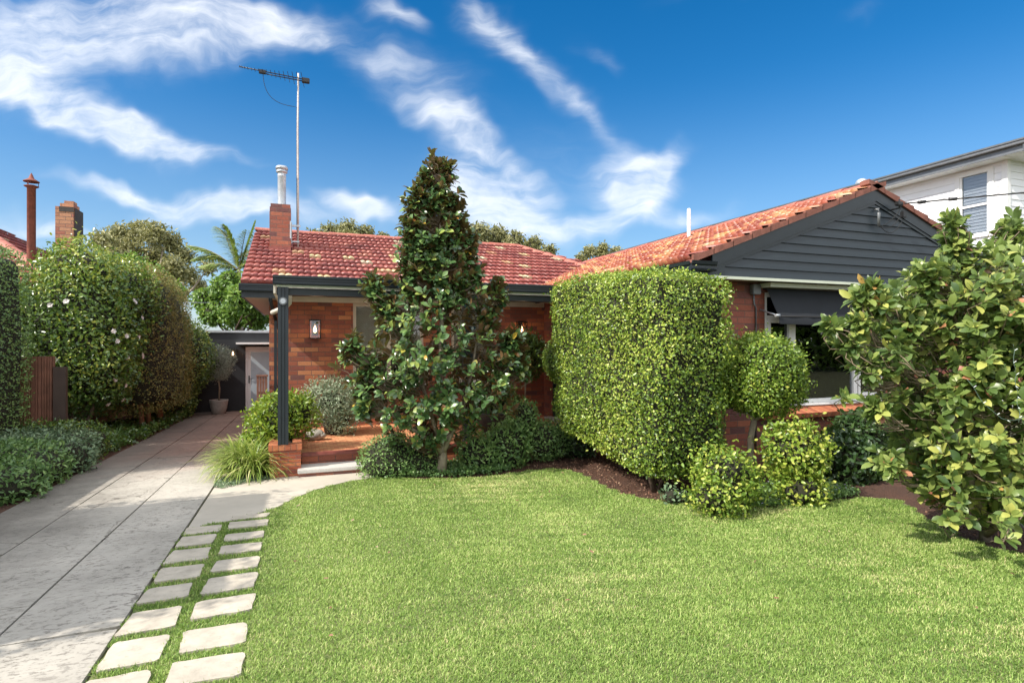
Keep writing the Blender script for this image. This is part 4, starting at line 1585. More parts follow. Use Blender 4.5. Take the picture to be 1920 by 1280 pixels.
# chimney
CX0, CX1, CY0, CY1 = -0.52, -0.10, 13.1, 13.6
mb = MB()
mb.box(CX0, CX1, CY0, CY1, 3.0, 4.30)
mb.box(CX0 + .004, CX1 + .0, CY0 - .0, CY1 + .0, 4.302, 4.40)
mb.box(CX0 + .02, CX1 - .01, CY0 + .02, CY1 - .02, 4.402, 4.475)
mb.build('chimney', M['brick_wing'], house)
mb = MB()
mb.box(CX0 - 0.02, CX1 + 0.03, CY0 - 0.05, CY0 - 0.005, 3.30, 3.56)
mb.add([(CX1 + .005, CY0 - .05, 3.40), (CX1 + .005, CY1 + .1, 3.62), (CX1 + .005, CY1 + .1, 3.85), (CX1 + .005, CY0 - .05, 3.60), (CX1 + .06, CY0 - .05, 3.40), (CX1 + .06, CY1 + .1, 3.62), (CX1 + .03, CY1 + .1, 3.80), (CX1 + .03, CY0 - .05, 3.56)],
       [(0, 4, 5, 1), (0, 3, 7, 4), (3, 2, 6, 7), (4, 7, 6, 5), (1, 5, 6, 2)])
mb.build('chimney_flashing', M['red_edge'], house)
mb = MB()
fcx, fcy = -0.285, 13.35
mb.lathe(fcx, fcy, [(.085, 4.47), (.085, 5.10), (.09, 5.11), (.09, 5.14), (.085, 5.15), (.085, 5.19), (.115, 5.20), (.115, 5.235), (.10, 5.24), (.10, 5.26), (.125, 5.265), (.125, 5.31), (.11, 5.33), (.0, 5.335)])
mb.build('flue', M['galv'], house)

# downpipe at the left corner
mb = MB()
mb.box(-0.375, -0.325, FY + 0.02, FY + 0.07, -0.3, 1.95)
mb.tube([(-0.35, FY + 0.045, 1.97), (-0.40, EY + 0.2, 2.20), (-0.42, EY + 0.06, 2.30), (-0.42, EY + 0.06, 2.46)], 0.032, 8)
mb.build('downpipe', M['charcoal'], house)

# stone step in front of the verandah
mb = MB()
mb.bbox(0.02, 0.88, 8.36, 8.78, -0.235, -0.185, 0.008)
st = mb.build('tread', M['granite'])
sroot = empty('stone_step', (0.45, 8.55, -0.3), 'speckled granite entry step with a brick riser in front of the verandah', 'step')
st.parent = sroot
st.matrix_parent_inverse = Matrix.Translation(-Vector(sroot.location))
mb = MB()
mb.box(0.035, 0.87, 8.385, 8.76, -0.33, -0.237)
mb.build('riser', M['brick_wing'], sroot)

# clean conduit and meter gear on the wing wall
root = empty('wall_conduit', (5.86, 6.08, 1.0), 'thin grey electrical conduit running down the brick wall beside the wide window', 'conduit')
mb = MB()
mb.tube([(5.80, WY - 0.02, 0.1), (5.80, WY - 0.02, 2.02), (5.77, WY - 0.02, 2.08), (5.76, WY - 0.02, 2.25)], 0.011, 8)
mb.build('pipe', M['greymetal'], root)
mb = MB()
mb.bbox(5.70, 5.84, WY - 0.08, WY - 0.005, 2.20, 2.335, 0.01)
mb.build('junction_box', M['greymetal'], root)

# awning
root = empty('window_awning', (7.2, 6.1, 2.28), 'charcoal canvas awning pulled part way down over the wide front window', 'awning')
mb = MB()
AX0, AX1 = 5.92, 8.85
prof = [(WY - 0.09, 2.285), (WY - 0.14, 2.20), (WY - 0.20, 2.08), (WY - 0.275, 1.94), (WY - 0.30, 1.90), (WY - 0.305, 1.80)]
nx = 24
vs, fs = [], []
rr = random.Random(4)
for i in range(nx + 1):
    x = AX0 + (AX1 - AX0) * i / nx
    for j, (yy, zz) in enumerate(prof):
        sag = -0.012 * math.sin(PI * i / nx) * (j / 5)
        vs.append((x, yy + 0.004 * math.sin(i * 1.9 + j), zz + sag))
for i in range(nx):
    for j in range(len(prof) - 1):
        a = i * len(prof) + j
        fs.append((a, a + len(prof), a + len(prof) + 1, a + 1))
b = len(vs)
vs2 = [(v[0], v[1] + 0.006, v[2] - 0.003) for v in vs]
fs2 = [tuple(i + b for i in f[::-1]) for f in fs]
mb.smooth = True
mb.add(vs + vs2, fs + fs2)
mb.build('canopy', M['canvas'], root)
mb = MB()
mb.tube([(AX0 - 0.02, WY - 0.07, 2.30), (AX1, WY - 0.07, 2.30)], 0.035, 10)
mb.tube([(AX0, WY - 0.295, 1.90), (AX1, WY - 0.295, 1.90)], 0.011, 8)
mb.build('roller_tube', M['black'], root)
mb = MB()
mb.tube([(AX0 - 0.035, WY - 0.01, 2.0), (AX0 - 0.035, WY - 0.30, 1.91)], 0.011, 8)
mb.tube([(AX0 - 0.06, WY - 0.30, 1.91), (AX0 + 0.01, WY - 0.30, 1.91)], 0.02, 8)
mb.build('arm', M['galv'], root)


# wall lanterns
def lantern(x, y, z, label, w=0.20, h=0.36, d=0.14):
    r = empty('wall_lantern', (x, y, z), label, 'lantern', 'black framed wall lanterns with a lit bulb')
    m_ = MB()
    q = 0.013
    x0, x1, y0, y1 = x - w / 2, x + w / 2, y - d - 0.02, y - 0.02
    z0, z1 = z - h / 2, z + h / 2
    for a in (x0, x1 - q):
        for b in (y0, y1 - q):
            m_.box(a, a + q, b, b + q, z0 + 0.02, z1 - 0.03)
    m_.box(x0 - .004, x1 + .004, y0 - .004, y1 + .004, z1 - 0.03, z1 - 0.012)
    m_.box(x0 + .03, x1 - .03, y0 + .03, y1 - .01, z1 - 0.012, z1)
    m_.box(x0 - .002, x1 + .002, y0 - .002, y1 + .002, z0, z0 + 0.02)
    m_.box(x - 0.05, x + 0.05, y1 + .001, y - 0.002, z - 0.11, z + 0.13)
    m_.build('frame', M['black'], r)
    m_ = MB()
    m_.box(x0 + q, x1 - q, y0 + .004, y0 + .007, z0 + .02, z1 - .03)
    m_.box(x0 + .004, x0 + .007, y0 + q, y1 - q, z0 + .02, z1 - .03)
    m_.box(x1 - .007, x1 - .004, y0 + q, y1 - q, z0 + .02, z1 - .03)
    m_.build('glass', M['soft_glass'], r)
    m_ = MB()
    cy = (y0 + y1) / 2
    m_.tube([(x, cy, z1 - .03), (x, cy, z + .06)], 0.014, 8)
    m_.build('socket', M['greymetal'], r)
    m_ = MB()
    m_.lathe(x, cy, [(0.0, z - .07), (.016, z - .064), (.028, z - .04), (.03, z - .02), (.024, z + .01), (.014, z + .04), (.013, z + .06)], 12)
    m_.build('bulb', M['bulb'], r)
    lt = bpy.data.lights.new('lantern_light', 'POINT')
    lt.energy = 1.6
    lt.color = (1, 0.6, 0.32)
    lt.shadow_soft_size = 0.03
    lo = bpy.data.objects.new('lantern_light', lt)
    COL.objects.link(lo)
    lo.parent = r
    lo.matrix_parent_inverse = Matrix.Translation(-Vector(r.location))
    lo.location = (x, cy - 0.045, z - 0.02)


lantern(0.33, FY, 1.80, 'lit black wall lantern on the red brick wall left of the verandah window')
lantern(4.45, FY, 1.82, 'lit black wall lantern on the shaded brick wall near the front door')

# round security light on the post top
root = empty('round_post_light', (-0.11, 8.46, 2.1), 'small round white ringed light fixed near the top of the verandah post', 'light')
mb = MB()
mb.tube([(-0.165, 8.478, 2.12), (-0.165, 8.44, 2.12)], 0.052, 20)
mb.build('ring', M['greymetal'], root)
mb = MB()
mb.tube([(-0.165, 8.4395, 2.12), (-0.165, 8.432, 2.12)], 0.034, 20)
mb.build('lens', M['galv'], root)
# overflow pipe behind the post
mb = MB()
mb.tube([(-0.09, 8.9, 2.24), (-0.09, 8.9, 2.12), (-0.14, 8.95, 2.07), (-0.33, 9.3, 2.0)], 0.035, 10)
mb.build('cream_elbow', M['cream'], house)

# antenna on a rusty mast
root = empty('tv_antenna', (0.04, 13.4, 3.6), 'tall rusty mast on the tiled roof carrying a black comb shaped television antenna', 'antenna')
AXm, AYm = 0.04, 13.42
mb = MB()
mb.tube([(AXm, AYm, 3.50), (AXm, AYm, 4.9), (AXm - 0.005, AYm, 6.2), (AXm + 0.008, AYm, 7.42)], [0.024, 0.024, 0.02, 0.018], 8)
mb.build('mast', M['mast'], root)
mb = MB()
az = 7.30
bl = Vector((AXm - 1.16, AYm - 0.02, az + 0.05))
br_ = Vector((AXm + 0.22, AYm - 0.02, az - 0.02))
mb.tube([bl + Vector((0, -.035, 0)), br_ + Vector((0, -.035, 0))], 0.011, 6)
mb.tube([bl.lerp(br_, .28) + Vector((0, -.035, -.045)), br_ + Vector((0, -.035, -.045))], 0.011, 6)
mb.build('boom', M['black'], root)
mb = MB()
mb.bbox(br_.x - 0.14, br_.x + 0.02, AYm - .10, AYm - .01, az - .09, az + .01, .01)
mb.build('end_box', M['black'], root)
mb = MB()
mb.bbox(bl.x + 0.38, bl.x + 0.52, AYm - .09, AYm - .02, az - .03, az + .05, .01)
mb.build('balun_box', M['black'], root)
for i in range(17):
    t = (i / 16) ** 1.25
    hl = 0.05 + 0.33 * t ** 1.6
    c = bl.lerp(br_, t * 0.9 + 0.01) + Vector((0, -.035, -0.02 * t))
    mb = MB()
    tl = Vector((0.10 * t, 1, 0))
    mb.tube([c - tl * hl, c + tl * hl], 0.0055, 5)
    mb.build('element', M['black'], root)
mb = MB()
pts = []
for i in range(13):
    t = i / 12
    a = Vector((bl.x + 0.46, AYm - .05, az))
    b = Vector((AXm - .02, AYm, az - 0.62))
    p_ = a.lerp(b, t)
    p_.x -= 0.20 * math.sin(PI * t) * (1 - t * .4)
    p_.z -= 0.20 * math.sin(PI * t)
    pts.append(p_)
pts += [Vector((AXm - .025, AYm, az - 1.2)), Vector((AXm - .025, AYm, 4.0))]
mb.tube(pts, 0.006, 5)
mb.build('cable', M['black'], root)
mb = MB()
mb.box(CX1 - 0.02, CX1 + 0.004, CY0 - .02, CY0 - .001, 3.75, 4.12)
mb.box(CX1 + 0.0, AXm + 0.05, CY0 + .26, CY0 + .30, 4.06, 4.10)
mb.box(CX1 + 0.0, AXm + 0.03, CY0 + .26, CY0 + .30, 3.72, 3.75)
mb.box(CX1 + 0.002, CX1 + 0.02, CY0 + .2, CY0 + .33, 3.68, 4.14)
mb.build('wall_bracket', M['galv'], root)

# white vent pipe through the wing roof
mb = MB()
mb.lathe(6.9, 8.95, [(.035, 3.3), (.035, 4.04), (.025, 4.06), (0, 4.065)], 14)
tag(mb.build('vent_pipe', M['pvc']), 'short white vent pipe standing above the orange tiled roof slope', 'pipe')

# service cable and fittings at the gable
root = empty('service_cable', (7.95, 5.7, 3.5), 'black overhead service cable fixed by insulators to the dark gable', 'cable')
A = Vector((7.98, WFY - 0.16, 3.50))
B = Vector((12.4, 3.60, 4.55))
far = Vector((30, -6.0, 8.6))
mb = MB()
pts = []
for i in range(17):
    t = i / 16
    p_ = A.lerp(far, t)
    p_.z -= 1.1 * math.sin(PI * t)
    pts.append(p_)
mb.tube(pts, 0.011, 6)
mb.build('wire', M['black'], root)
mb = MB()
mb.tube([(7.93, WFY + .0, 3.44), (7.93, WFY - .12, 3.44), (7.93, WFY - .12, 3.56)], 0.012, 8)
mb.bbox(7.86, 7.98, WFY - .15, WFY - .09, 3.47, 3.53, .012)
mb.build('bracket', M['black'], root)
mb = MB()
mb.bbox(7.95, 8.04, WFY - .16, WFY - .11, 3.30, 3.40, .012)
mb.build('junction_block', M['black'], root)
d = (pts[1] - pts[0]).normalized()
for t in (0.22, 0.62):
    c = A + d * t
    mb = MB()
    mb.tube([c - d * .05, c + d * .05], 0.022, 8)
    mb.build('insulator', M['black'], root)
mb = MB()
mb.tube([(7.62, WFY + .0, 3.42), (7.62, WFY - .04, 3.42), (7.62, WFY - .05, 3.36), (7.63, WFY - .04, 3.18)], 0.018, 8)
mb.build('entry_pipe', M['greymetal'], root)
mb = MB()
for q in range(3):
    pp = []
    for i in range(9):
        t = i / 8
        a = Vector((7.64, WFY - .04, 3.17 + .01 * q))
        b = Vector((7.95 + .03 * q, WFY - .13, 3.44 - .07 * q))
        p_ = a.lerp(b, t)
        p_.z -= (.05 + .05 * q) * math.sin(PI * t)
        pp.append(p_)
    mb.tube(pp, 0.005, 5)
mb.build('loop_wires', M['black'], root)

# ------------------------------------------------------------------ rear building
GZ = gz(0, 20.9)
root = empty('rear_studio', (-2.5, 21.0, GZ), 'low dark rendered flat roofed building at the end of the driveway with a pale door', 'building')
mb = MB()
DX = (-1.56, -0.60, GZ, GZ + 2.10)
wall_x(mb, -5.0, 1.5, 20.9, GZ - 0.1, 1.86, [DX])
mb.box(-5.0, -4.88, 21.02, 25.5, GZ - 0.1, 1.86)
mb.box(-4.88, 1.38, 21.02, 25.5, 1.70, 1.80)
mb.box(1.38, 1.5, 21.02, 25.5, GZ - .1, 1.86)
mb.box(-5.0, 1.5, 25.5, 25.6, GZ - .1, 1.86)
mb.build('wall', M['render_dark'], root)
mb = MB()
mb.box(-5.05, 1.55, 20.85, 20.99, 1.862, 1.93)
mb.build('roof_edge', M['galv'], root)
mb = MB()
mb.box(-1.80, -0.30, 20.35, 20.895, GZ + 2.19, GZ + 2.25)
mb.build('door_canopy', M['white'], root)
mb = MB()
mb.box(DX[0], DX[0] + .06, 20.92, 20.99, GZ, DX[3])
mb.box(DX[1] - .06, DX[1], 20.92, 20.99, GZ, DX[3])
mb.box(DX[0] + .06, DX[1] - .06, 20.92, 20.99, DX[3] - .06, DX[3])
mb.build('door_frame', M['white'], root)
mb = MB()
mb.box(DX[0] + .065, DX[1] - .065, 20.935, 20.975, GZ + .01, DX[3] - .065)
dd = mb.build('door', M['white'], root)
mb = MB()
mb.box(DX[0] + .16, DX[1] - .15, 20.929, 20.934, GZ + .2, DX[3] - .17)
mb.build('door_panel', M['frost'], dd)
mb = MB()
mb.bbox(DX[0] + .09, DX[0] + .125, 20.915, 20.934, GZ + .90, GZ + 1.15, .004)
mb.tube([(DX[0] + .107, 20.90, GZ + 1.05), (DX[0] + .22, 20.90, GZ + 1.05)], .01, 8)
mb.tube([(DX[0] + .107, 20.93, GZ + 1.05), (DX[0] + .107, 20.90, GZ + 1.05)], .01, 8)
mb.build('handle', M['black'], dd)
lantern(-1.93, 20.9, 1.18, 'lit black wall lantern on the dark rear building beside the potted olive', 0.22, 0.36)

# slatted screen beside the house corner
root = empty('slatted_gate', (-0.6, 11.4, -0.4), 'narrow brown slatted gate beside the brick corner of the house', 'gate')
mb = MB()
for i in range(4):
    x = -0.665 + i * 0.046
    mb.box(x, x + 0.038, 11.36, 11.39, gz(0, 11.4), 0.93)
for z in (0.0, 0.6):
    mb.box(-0.665, -0.485, 11.392, 11.42, z, z + 0.06)
mb.build('slats', M['slatwood'], root)
mb = MB()
mb.box(-0.672, -0.478, 11.35, 11.425, 0.932, 0.965)
mb.build('top_rail', M['slatwood'], root)

# pole and shed roof behind the rear building
mb = MB()
mb.tube([(-4.6, 29, gz(0, 29)), (-4.6, 29, 3.35)], 0.03, 8)
mb.tube([(-5.6, 29, 3.32), (-3.6, 29, 3.30)], 0.014, 6)
for xx in (-5.6, -5.1, -4.1, -3.6):
    mb.tube([(xx, 28.2, 3.3), (xx, 29.8, 3.3)], 0.008, 5)
tag(mb.build('clothes_line', M['galv']), 'thin grey clothes line post standing behind the rear building', 'clothes line')
root = empty('garden_shed', (-7.0, 32, gz(0, 30)), 'small shed with a white roof just visible behind the rear building', 'shed')
mb = MB()
mb.box(-9.0, -6.2, 31, 34, gz(0, 30), 2.55)
mb.build('wall', M['wboard'], root)
mb = MB()
mb.add([(-9.2, 30.8, 2.56), (-6.0, 30.8, 2.56), (-6.0, 34.2, 3.2), (-9.2, 34.2, 3.2), (-9.2, 30.8, 2.62), (-6.0, 30.8, 2.62), (-6.0, 34.2, 3.26), (-9.2, 34.2, 3.26)],
       [(0, 3, 2, 1), (4, 5, 6, 7), (0, 1, 5, 4), (2, 3, 7, 6), (0, 4, 7, 3), (1, 2, 6, 5)])
mb.build('roof', M['white'], root)
mb = MB()
mb.tube([(-6.1, 31.0, 2.5), (-6.1, 31.0, 3.35)], 0.06, 10)
mb.build('vent', M['pvc'], root)

# ------------------------------------------------------------------ left neighbour house
root = empty('neighbour_brick_house', (-7.5, 17, -0.5), 'red tiled neighbouring brick house behind the left hedges', 'house')
mb = MB()
mb.box(-13, -4.9, 14.6, 24, gz(0, 18) - .2, 2.5)
mb.build('wall', M['brick_old'], root)
NP = 0.62
nsl = math.sqrt(1 + NP * NP)
VN = Vector((0, 1, NP)).normalized()
NN = Vector((0, -NP, 1)).normalized()
nr = roof_tiles('roof', Vector((-12.5, 14.0, 2.66)), U, VN, NN, 38, 13, 0.225, 0.32,
                lambda u, v: v >= 0 and v / nsl < 3.6 and (-12.5 + u) < -4.35 - v / nsl, M['tile'], 12, root, 0.97)
mb = MB()
mb.add([(-12.5, 14.02, 2.63), (-4.35, 14.02, 2.63), (-7.95, 17.6, 2.63 + 3.6 * NP), (-12.5, 17.6, 2.63 + 3.6 * NP), (-4.35, 22, 2.63), (-7.95, 18.4, 2.63 + 3.6 * NP), (-12.5, 22, 2.63), (-12.5, 18.4, 2.63 + 3.6 * NP)],
       [(0, 1, 2, 3), (1, 4, 5, 2), (3, 2, 5, 7), (7, 5, 4, 6)])
mb.build('roof_underlay', M['red_edge'], nr)
V2N = Vector((-1, 0, NP)).normalized()
N2N = Vector((NP, 0, 1)).normalized()
roof_tiles('roof', Vector((-4.35, 14.0, 2.66)), Vector((0, 1, 0)), V2N, N2N, 37, 13, 0.225, 0.32,
           lambda u, v: v >= 0 and v / nsl < 3.6 and v / nsl < u < 8.0 - v / nsl, M['tile'], 13, root, 0.97)
mb = MB()
caps(mb, (-4.35, 14.0, 2.68), (-7.95, 17.6, 2.68 + 3.6 * NP))
mb.build('ridge_tiles', M['tilecap'], nr)
gutter(-12.5, -4.3, 14.0, 2.53).build('gutter', M['charcoal'], root)
mb = MB()
nx0, nx1, ny0, ny1 = -5.38, -5.02, 16.7, 17.35
mb.box(nx0, nx1, ny0, ny1, 2.4, 4.80)
mb.box(nx0 + .06, nx1 - .02, ny0 + .10, ny1 - .15, 4.802, 4.90)
mb.box(nx0 + .12, nx1 - .05, ny0 + .18, ny1 - .22, 4.902, 4.98)
mb.build('chimney', M['brick_old'], root)
mb = MB()      # unlit right side painted dark as shade, plus a sooty band at the front top
mb.box(nx1 + .002, nx1 + .012, ny0 + .06, ny1, 2.4, 4.80)
mb.box(nx0 + .08, nx1 + .01, ny0 - .008, ny0 - .002, 4.68, 4.80)
mb.build('chimney_shade_soot', M['shade_soot'], root)
mb = MB()
fx0, fy0 = -5.16, 14.75
mb.lathe(fx0, fy0, [(.075, 2.9), (.075, 4.76), (.125, 4.79), (.13, 4.80), (.075, 4.82), (0.03, 4.82)], 20)
mb.lathe(fx0, fy0, [(.0, 4.885), (.135, 4.885), (.14, 4.90), (.10, 4.925), (.05, 4.96), (.03, 5.02), (.008, 5.07), (0, 5.08)], 20)
for a in range(3):
    an = a * 2.1 + .4
    mb.tube([(fx0 + .115 * math.cos(an), fy0 + .115 * math.sin(an), 4.79), (fx0 + .115 * math.cos(an), fy0 + .115 * math.sin(an), 4.89)], .006, 5)
mb.build('flue', M['rust'], root)

# ------------------------------------------------------------------ right neighbour: white two storey house
root = empty('neighbour_white_house', (19, 15, -0.5), 'white weatherboard two storey house with grey gutter rising behind the gable', 'house')
NX0, NY0 = 17.3, 9.5
WIN = (9.90, 10.62, 4.50, 6.10)
mb = MB()
bh = 0.18
z = -0.3
ztop = 6.28


def lap_y(mb, x, y0, y1, z0, z1):
    mb.add([(x - .022, y0, z0), (x - .022, y1, z0), (x - .004, y1, z1), (x - .004, y0, z1), (x + .05, y0, z0), (x + .05, y1, z0), (x + .05, y1, z1), (x + .05, y0, z1)],
           [(0, 3, 2, 1), (0, 1, 5, 4), (0, 4, 7, 3), (1, 2, 6, 5), (3, 7, 6, 2)])


def lap_x(mb, y, x0, x1, z0, z1):
    mb.add([(x0, y - .022, z0), (x1, y - .022, z0), (x1, y - .004, z1), (x0, y - .004, z1), (x0, y + .05, z0), (x1, y + .05, z0), (x1, y + .05, z1), (x0, y + .05, z1)],
           [(0, 1, 2, 3), (0, 4, 5, 1), (0, 3, 7, 4), (1, 5, 6, 2), (3, 2, 6, 7)])


while z < ztop:
    z1 = min(z + bh, ztop)
    if z1 > WIN[2] - .02 and z < WIN[3] + .02:
        lap_y(mb, NX0, NY0 + .1, WIN[0] - .12, z, z1)
        lap_y(mb, NX0, WIN[1] + .12, 28, z, z1)
    else:
        lap_y(mb, NX0, NY0 + .1, 28, z, z1)
    lap_x(mb, NY0, NX0 + .1, 27, z, z1)
    z += bh
mb.build('wall', M['wboard'], root)
mb = MB()
mb.box(NX0 - .035, NX0 + .1, NY0 - .035, NY0 + .1, -.3, ztop)
mb.build('corner_board', M['white'], root)
mb = MB()      # window casing
fwid = 0.12
mb.box(NX0 - .045, NX0 + .06, WIN[0] - fwid, WIN[0], WIN[2] - fwid, WIN[3] + fwid)
mb.box(NX0 - .045, NX0 + .06, WIN[1], WIN[1] + fwid, WIN[2] - fwid, WIN[3] + fwid)
mb.box(NX0 - .045, NX0 + .06, WIN[0], WIN[1], WIN[3], WIN[3] + fwid)
mb.box(NX0 - .07, NX0 + .06, WIN[0], WIN[1], WIN[2] - fwid, WIN[2])
mb.box(NX0 - .02, NX0 + .03, WIN[0] + .001, WIN[0] + .05, WIN[2] + .001, WIN[3] - .001)
mb.box(NX0 - .02, NX0 + .03, WIN[1] - .05, WIN[1] - .001, WIN[2] + .001, WIN[3] - .001)
mb.box(NX0 - .02, NX0 + .03, WIN[0] + .05, WIN[1] - .05, 5.23, 5.29)
wf = mb.build('window', M['white'], root)
mb = MB()
mb.box(NX0 + .012, NX0 + .018, WIN[0] + .05, WIN[1] - .05, WIN[2], WIN[3])
mb.build('pane', M['soft_glass'], wf)
mb = MB()
for i in range(19):
    zz = WIN[2] + .04 + i * 0.088
    mb.add([(NX0 + .032, WIN[0] + .06, zz), (NX0 + .032, WIN[1] - .06, zz), (NX0 + .052, WIN[1] - .06, zz + .080), (NX0 + .052, WIN[0] + .06, zz + .080)], [(0, 3, 2, 1)])
mb.box(NX0 + .12, NX0 + .13, WIN[0] - .1, WIN[1] + .1, WIN[2] - .1, WIN[3] + .1)
mb.build('shutter_blind', M['slat'], wf)
mb = MB()
mb.box(NX0 - .5, 27.5, NY0 - .6, 28.4, 6.281, 6.30)
for i in range(64):     # grooves between the lining boards
    yy = NY0 - .5 + i * .3
    mb.box(NX0 - .48, NX0 - .03, yy, yy + .012, 6.276, 6.2805)
mb.build('soffit', M['wboard'], root)
mb = MB()
mb.box(NX0 - .53, NX0 - .50, NY0 - .63, 28.4, 6.27, 6.46)
mb.box(NX0 - .50, 27.5, NY0 - .63, NY0 - .60, 6.27, 6.46)
mb.build('fascia', M['greymetal'], root)
mb = MB()
prof = [(0, 0), (-.10, 0), (-.11, .02), (-.10, .03), (-.10, .075), (-.125, .09), (-.13, .13), (-.11, .13), (-.10, .095), (-.01, .012), (0, .012)]
n = len(prof)
vs = [(NX0 - .535 + p_[0], NY0 - .75, 6.43 + p_[1]) for p_ in prof] + [(NX0 - .535 + p_[0], 28.5, 6.43 + p_[1]) for p_ in prof]
mb.add(vs, [(i, (i + 1) % n, n + (i + 1) % n, n + i) for i in range(n)] + [tuple(range(n)), tuple(range(n, 2 * n))])
mb.build('gutter', M['greymetal'], root)
mb = MB()
a = math.tan(rad(6))
mb.add([(NX0 - .56, NY0 - .7, 6.50), (22.5, NY0 - .7, 6.50 + 5.7 * a), (22.5, 28.5, 6.50 + 5.7 * a), (NX0 - .56, 28.5, 6.50), (28, NY0 - .7, 6.5), (28, 28.5, 6.5)], [(0, 1, 2, 3), (1, 4, 5, 2)])
mb.build('roof', M['galv'], root)
mb = MB()
mb.lathe(17.3, 13.6, [(.12, 6.5), (.12, 6.62), (.17, 6.66), (.19, 6.74), (.16, 6.82), (.08, 6.87), (0, 6.88)], 18)
mb.build('roof_vent', M['galv'], root)

# ------------------------------------------------------------------ left fence
root = empty('slatted_fence', (-4.7, 12.42, gz(0, 12.4)), 'brown vertical slat fence between the left hedges', 'fence')
mb = MB()
rr = random.Random(9)
x = -6.9
while x < -4.02:
    wdt = rr.choice((0.03, 0.03, 0.045, 0.06))
    mb.box(x, x + wdt, 12.38 - rr.choice((0, .012)), 12.41, gz(0, 12.4), 1.30 + 0.01 * (x + 5))
    x += wdt + 0.008
mb.build('slats', M['slatwood'], root)
mb = MB()
mb.box(-6.9, -4.02, 12.412, 12.44, gz(0, 12.4), 1.28)
mb.build('backing_board', M['slatdark'], root)
mb = MB()
mb.bbox(-4.01, -3.82, 12.34, 12.44, gz(0, 12.4), 1.12, .005)
mb.build('end_post', M['slatdark'], root)
root = empty('boundary_fence', (-4.2, 9.0, gz(0, 9)), 'dark boundary fence along the left of the driveway', 'fence')
mb = MB()
for i in range(18):
    y = 6.72 + i * 0.155
    mb.box(-4.22, -4.19, y, y + 0.148, gz(0, y), 1.72 + gz(0, y))
mb.build('palings', M['slatdark'], root)

# ------------------------------------------------------------------ vegetation
def stems(parent, base, tips, r0=0.012, r1=0.004, mat=None, name='stems', trunkr=None, seed=1, sag=0.0):
    rs = random.Random(seed)
    mb = MB()
    for t in tips:
        p_ = branchpath(base if not callable(base) else base(t), t, sag, 0.05, 4, rs)
        mb.tube(p_, [r0 + (r1 - r0) * i / (len(p_) - 1) for i in range(len(p_))], 5)
    return mb.build(name, mat or M['twig'], parent)


def shrub(name, label, cat, cores_def, n, L, W, mat, seed=1, group=None, stem=True, **kw):
    """cores_def: list of (center, radii, p, amp)"""
    c0 = cores_def[0][0]
    root = empty(name, (c0[0], c0[1], gz(c0[0], c0[1])), label, cat, group)
    cores = []
    for i, (c, r, p_, amp) in enumerate(cores_def):
        cores.append(core(c, r, p_, amp, 3.2, seed * 7 + i, zmin=gz(c[0], c[1]) + 0.0))
    foliage('foliage', cores, n, L, W, mat, root, seed, **kw)
    if stem:
        tips = []
        rr_ = random.Random(seed)
        for (c, r, _, _) in cores_def:
            for k in range(3):
                a = rr_.uniform(0, 6.28)
                tips.append((c[0] + r[0] * .6 * math.cos(a), c[1] + r[1] * .6 * math.sin(a), c[2] + r[2] * .3))
        stems(root, (c0[0], c0[1], gz(c0[0], c0[1]) - .02), tips, 0.016, 0.006, seed=seed)
    return root


# --- big clipped block hedge in front of the wing
def hedge_fn(V):
    V = V.copy()
    X, Y, Z = V[:, 0], V[:, 1], V[:, 2]
    t = np.clip((Z + 0.2) / 1.3, 0, 1)
    k = 1 - 0.20 * (1 - t) ** 1.7
    cx, cy = 4.20, 6.4
    V[:, 0] = cx + (X - cx) * k
    V[:, 1] = cy + (Y - cy) * (1 - 0.16 * (1 - t) ** 1.6)
    # top falls towards the street and to the right
    h = np.clip((Z - 1.4) / 1.1, 0, 1)
    V[:, 2] = Z - h * np.clip((6.4 - Y), 0, 2) * 0.10 - h * np.clip(X - 3.85, 0, 1) * 0.14
    V[:, 0] += .03 * np.sin(Y * 3.1 + Z * 2.3) + .02 * np.sin(Z * 6.0 + Y)
    V[:, 1] += .025 * np.sin(X * 5.1 + Z * 3.1)
    V[:, 2] += .03 * np.sin(X * 4 + Y * 3.3) + (1 - t) * np.clip((Y - 6.0) / 2, 0, 1) * 0.22
    return V


root = empty('clipped_hedge', (4.2, 6.4, gz(0, 6.4)), 'tall block shaped clipped green hedge in front of the brick wing', 'hedge')
hc = [boxcore(3.66, 4.55, 5.20, 7.95, 0.09, 2.41, .06, .07, .02, 5, 4, hedge_fn)]
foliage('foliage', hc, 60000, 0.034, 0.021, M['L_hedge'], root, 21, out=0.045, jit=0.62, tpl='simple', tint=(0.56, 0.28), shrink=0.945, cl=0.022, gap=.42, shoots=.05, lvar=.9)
mb = MB()
rr = random.Random(31)
for (bx, by) in ((3.95, 5.75), (4.25, 6.5), (4.3, 7.1), (4.45, 5.6)):
    mb = MB()
    for q in range(4):
        mb.tube(branchpath((bx, by, gz(bx, by) - .03), (bx + rr.uniform(-.25, .25), by + rr.uniform(-.25, .25), 0.45), 0, .06, 4, rr), [.03, .026, .02, .016, .012], 6)
    mb.build('trunk', M['darkbark'], root)

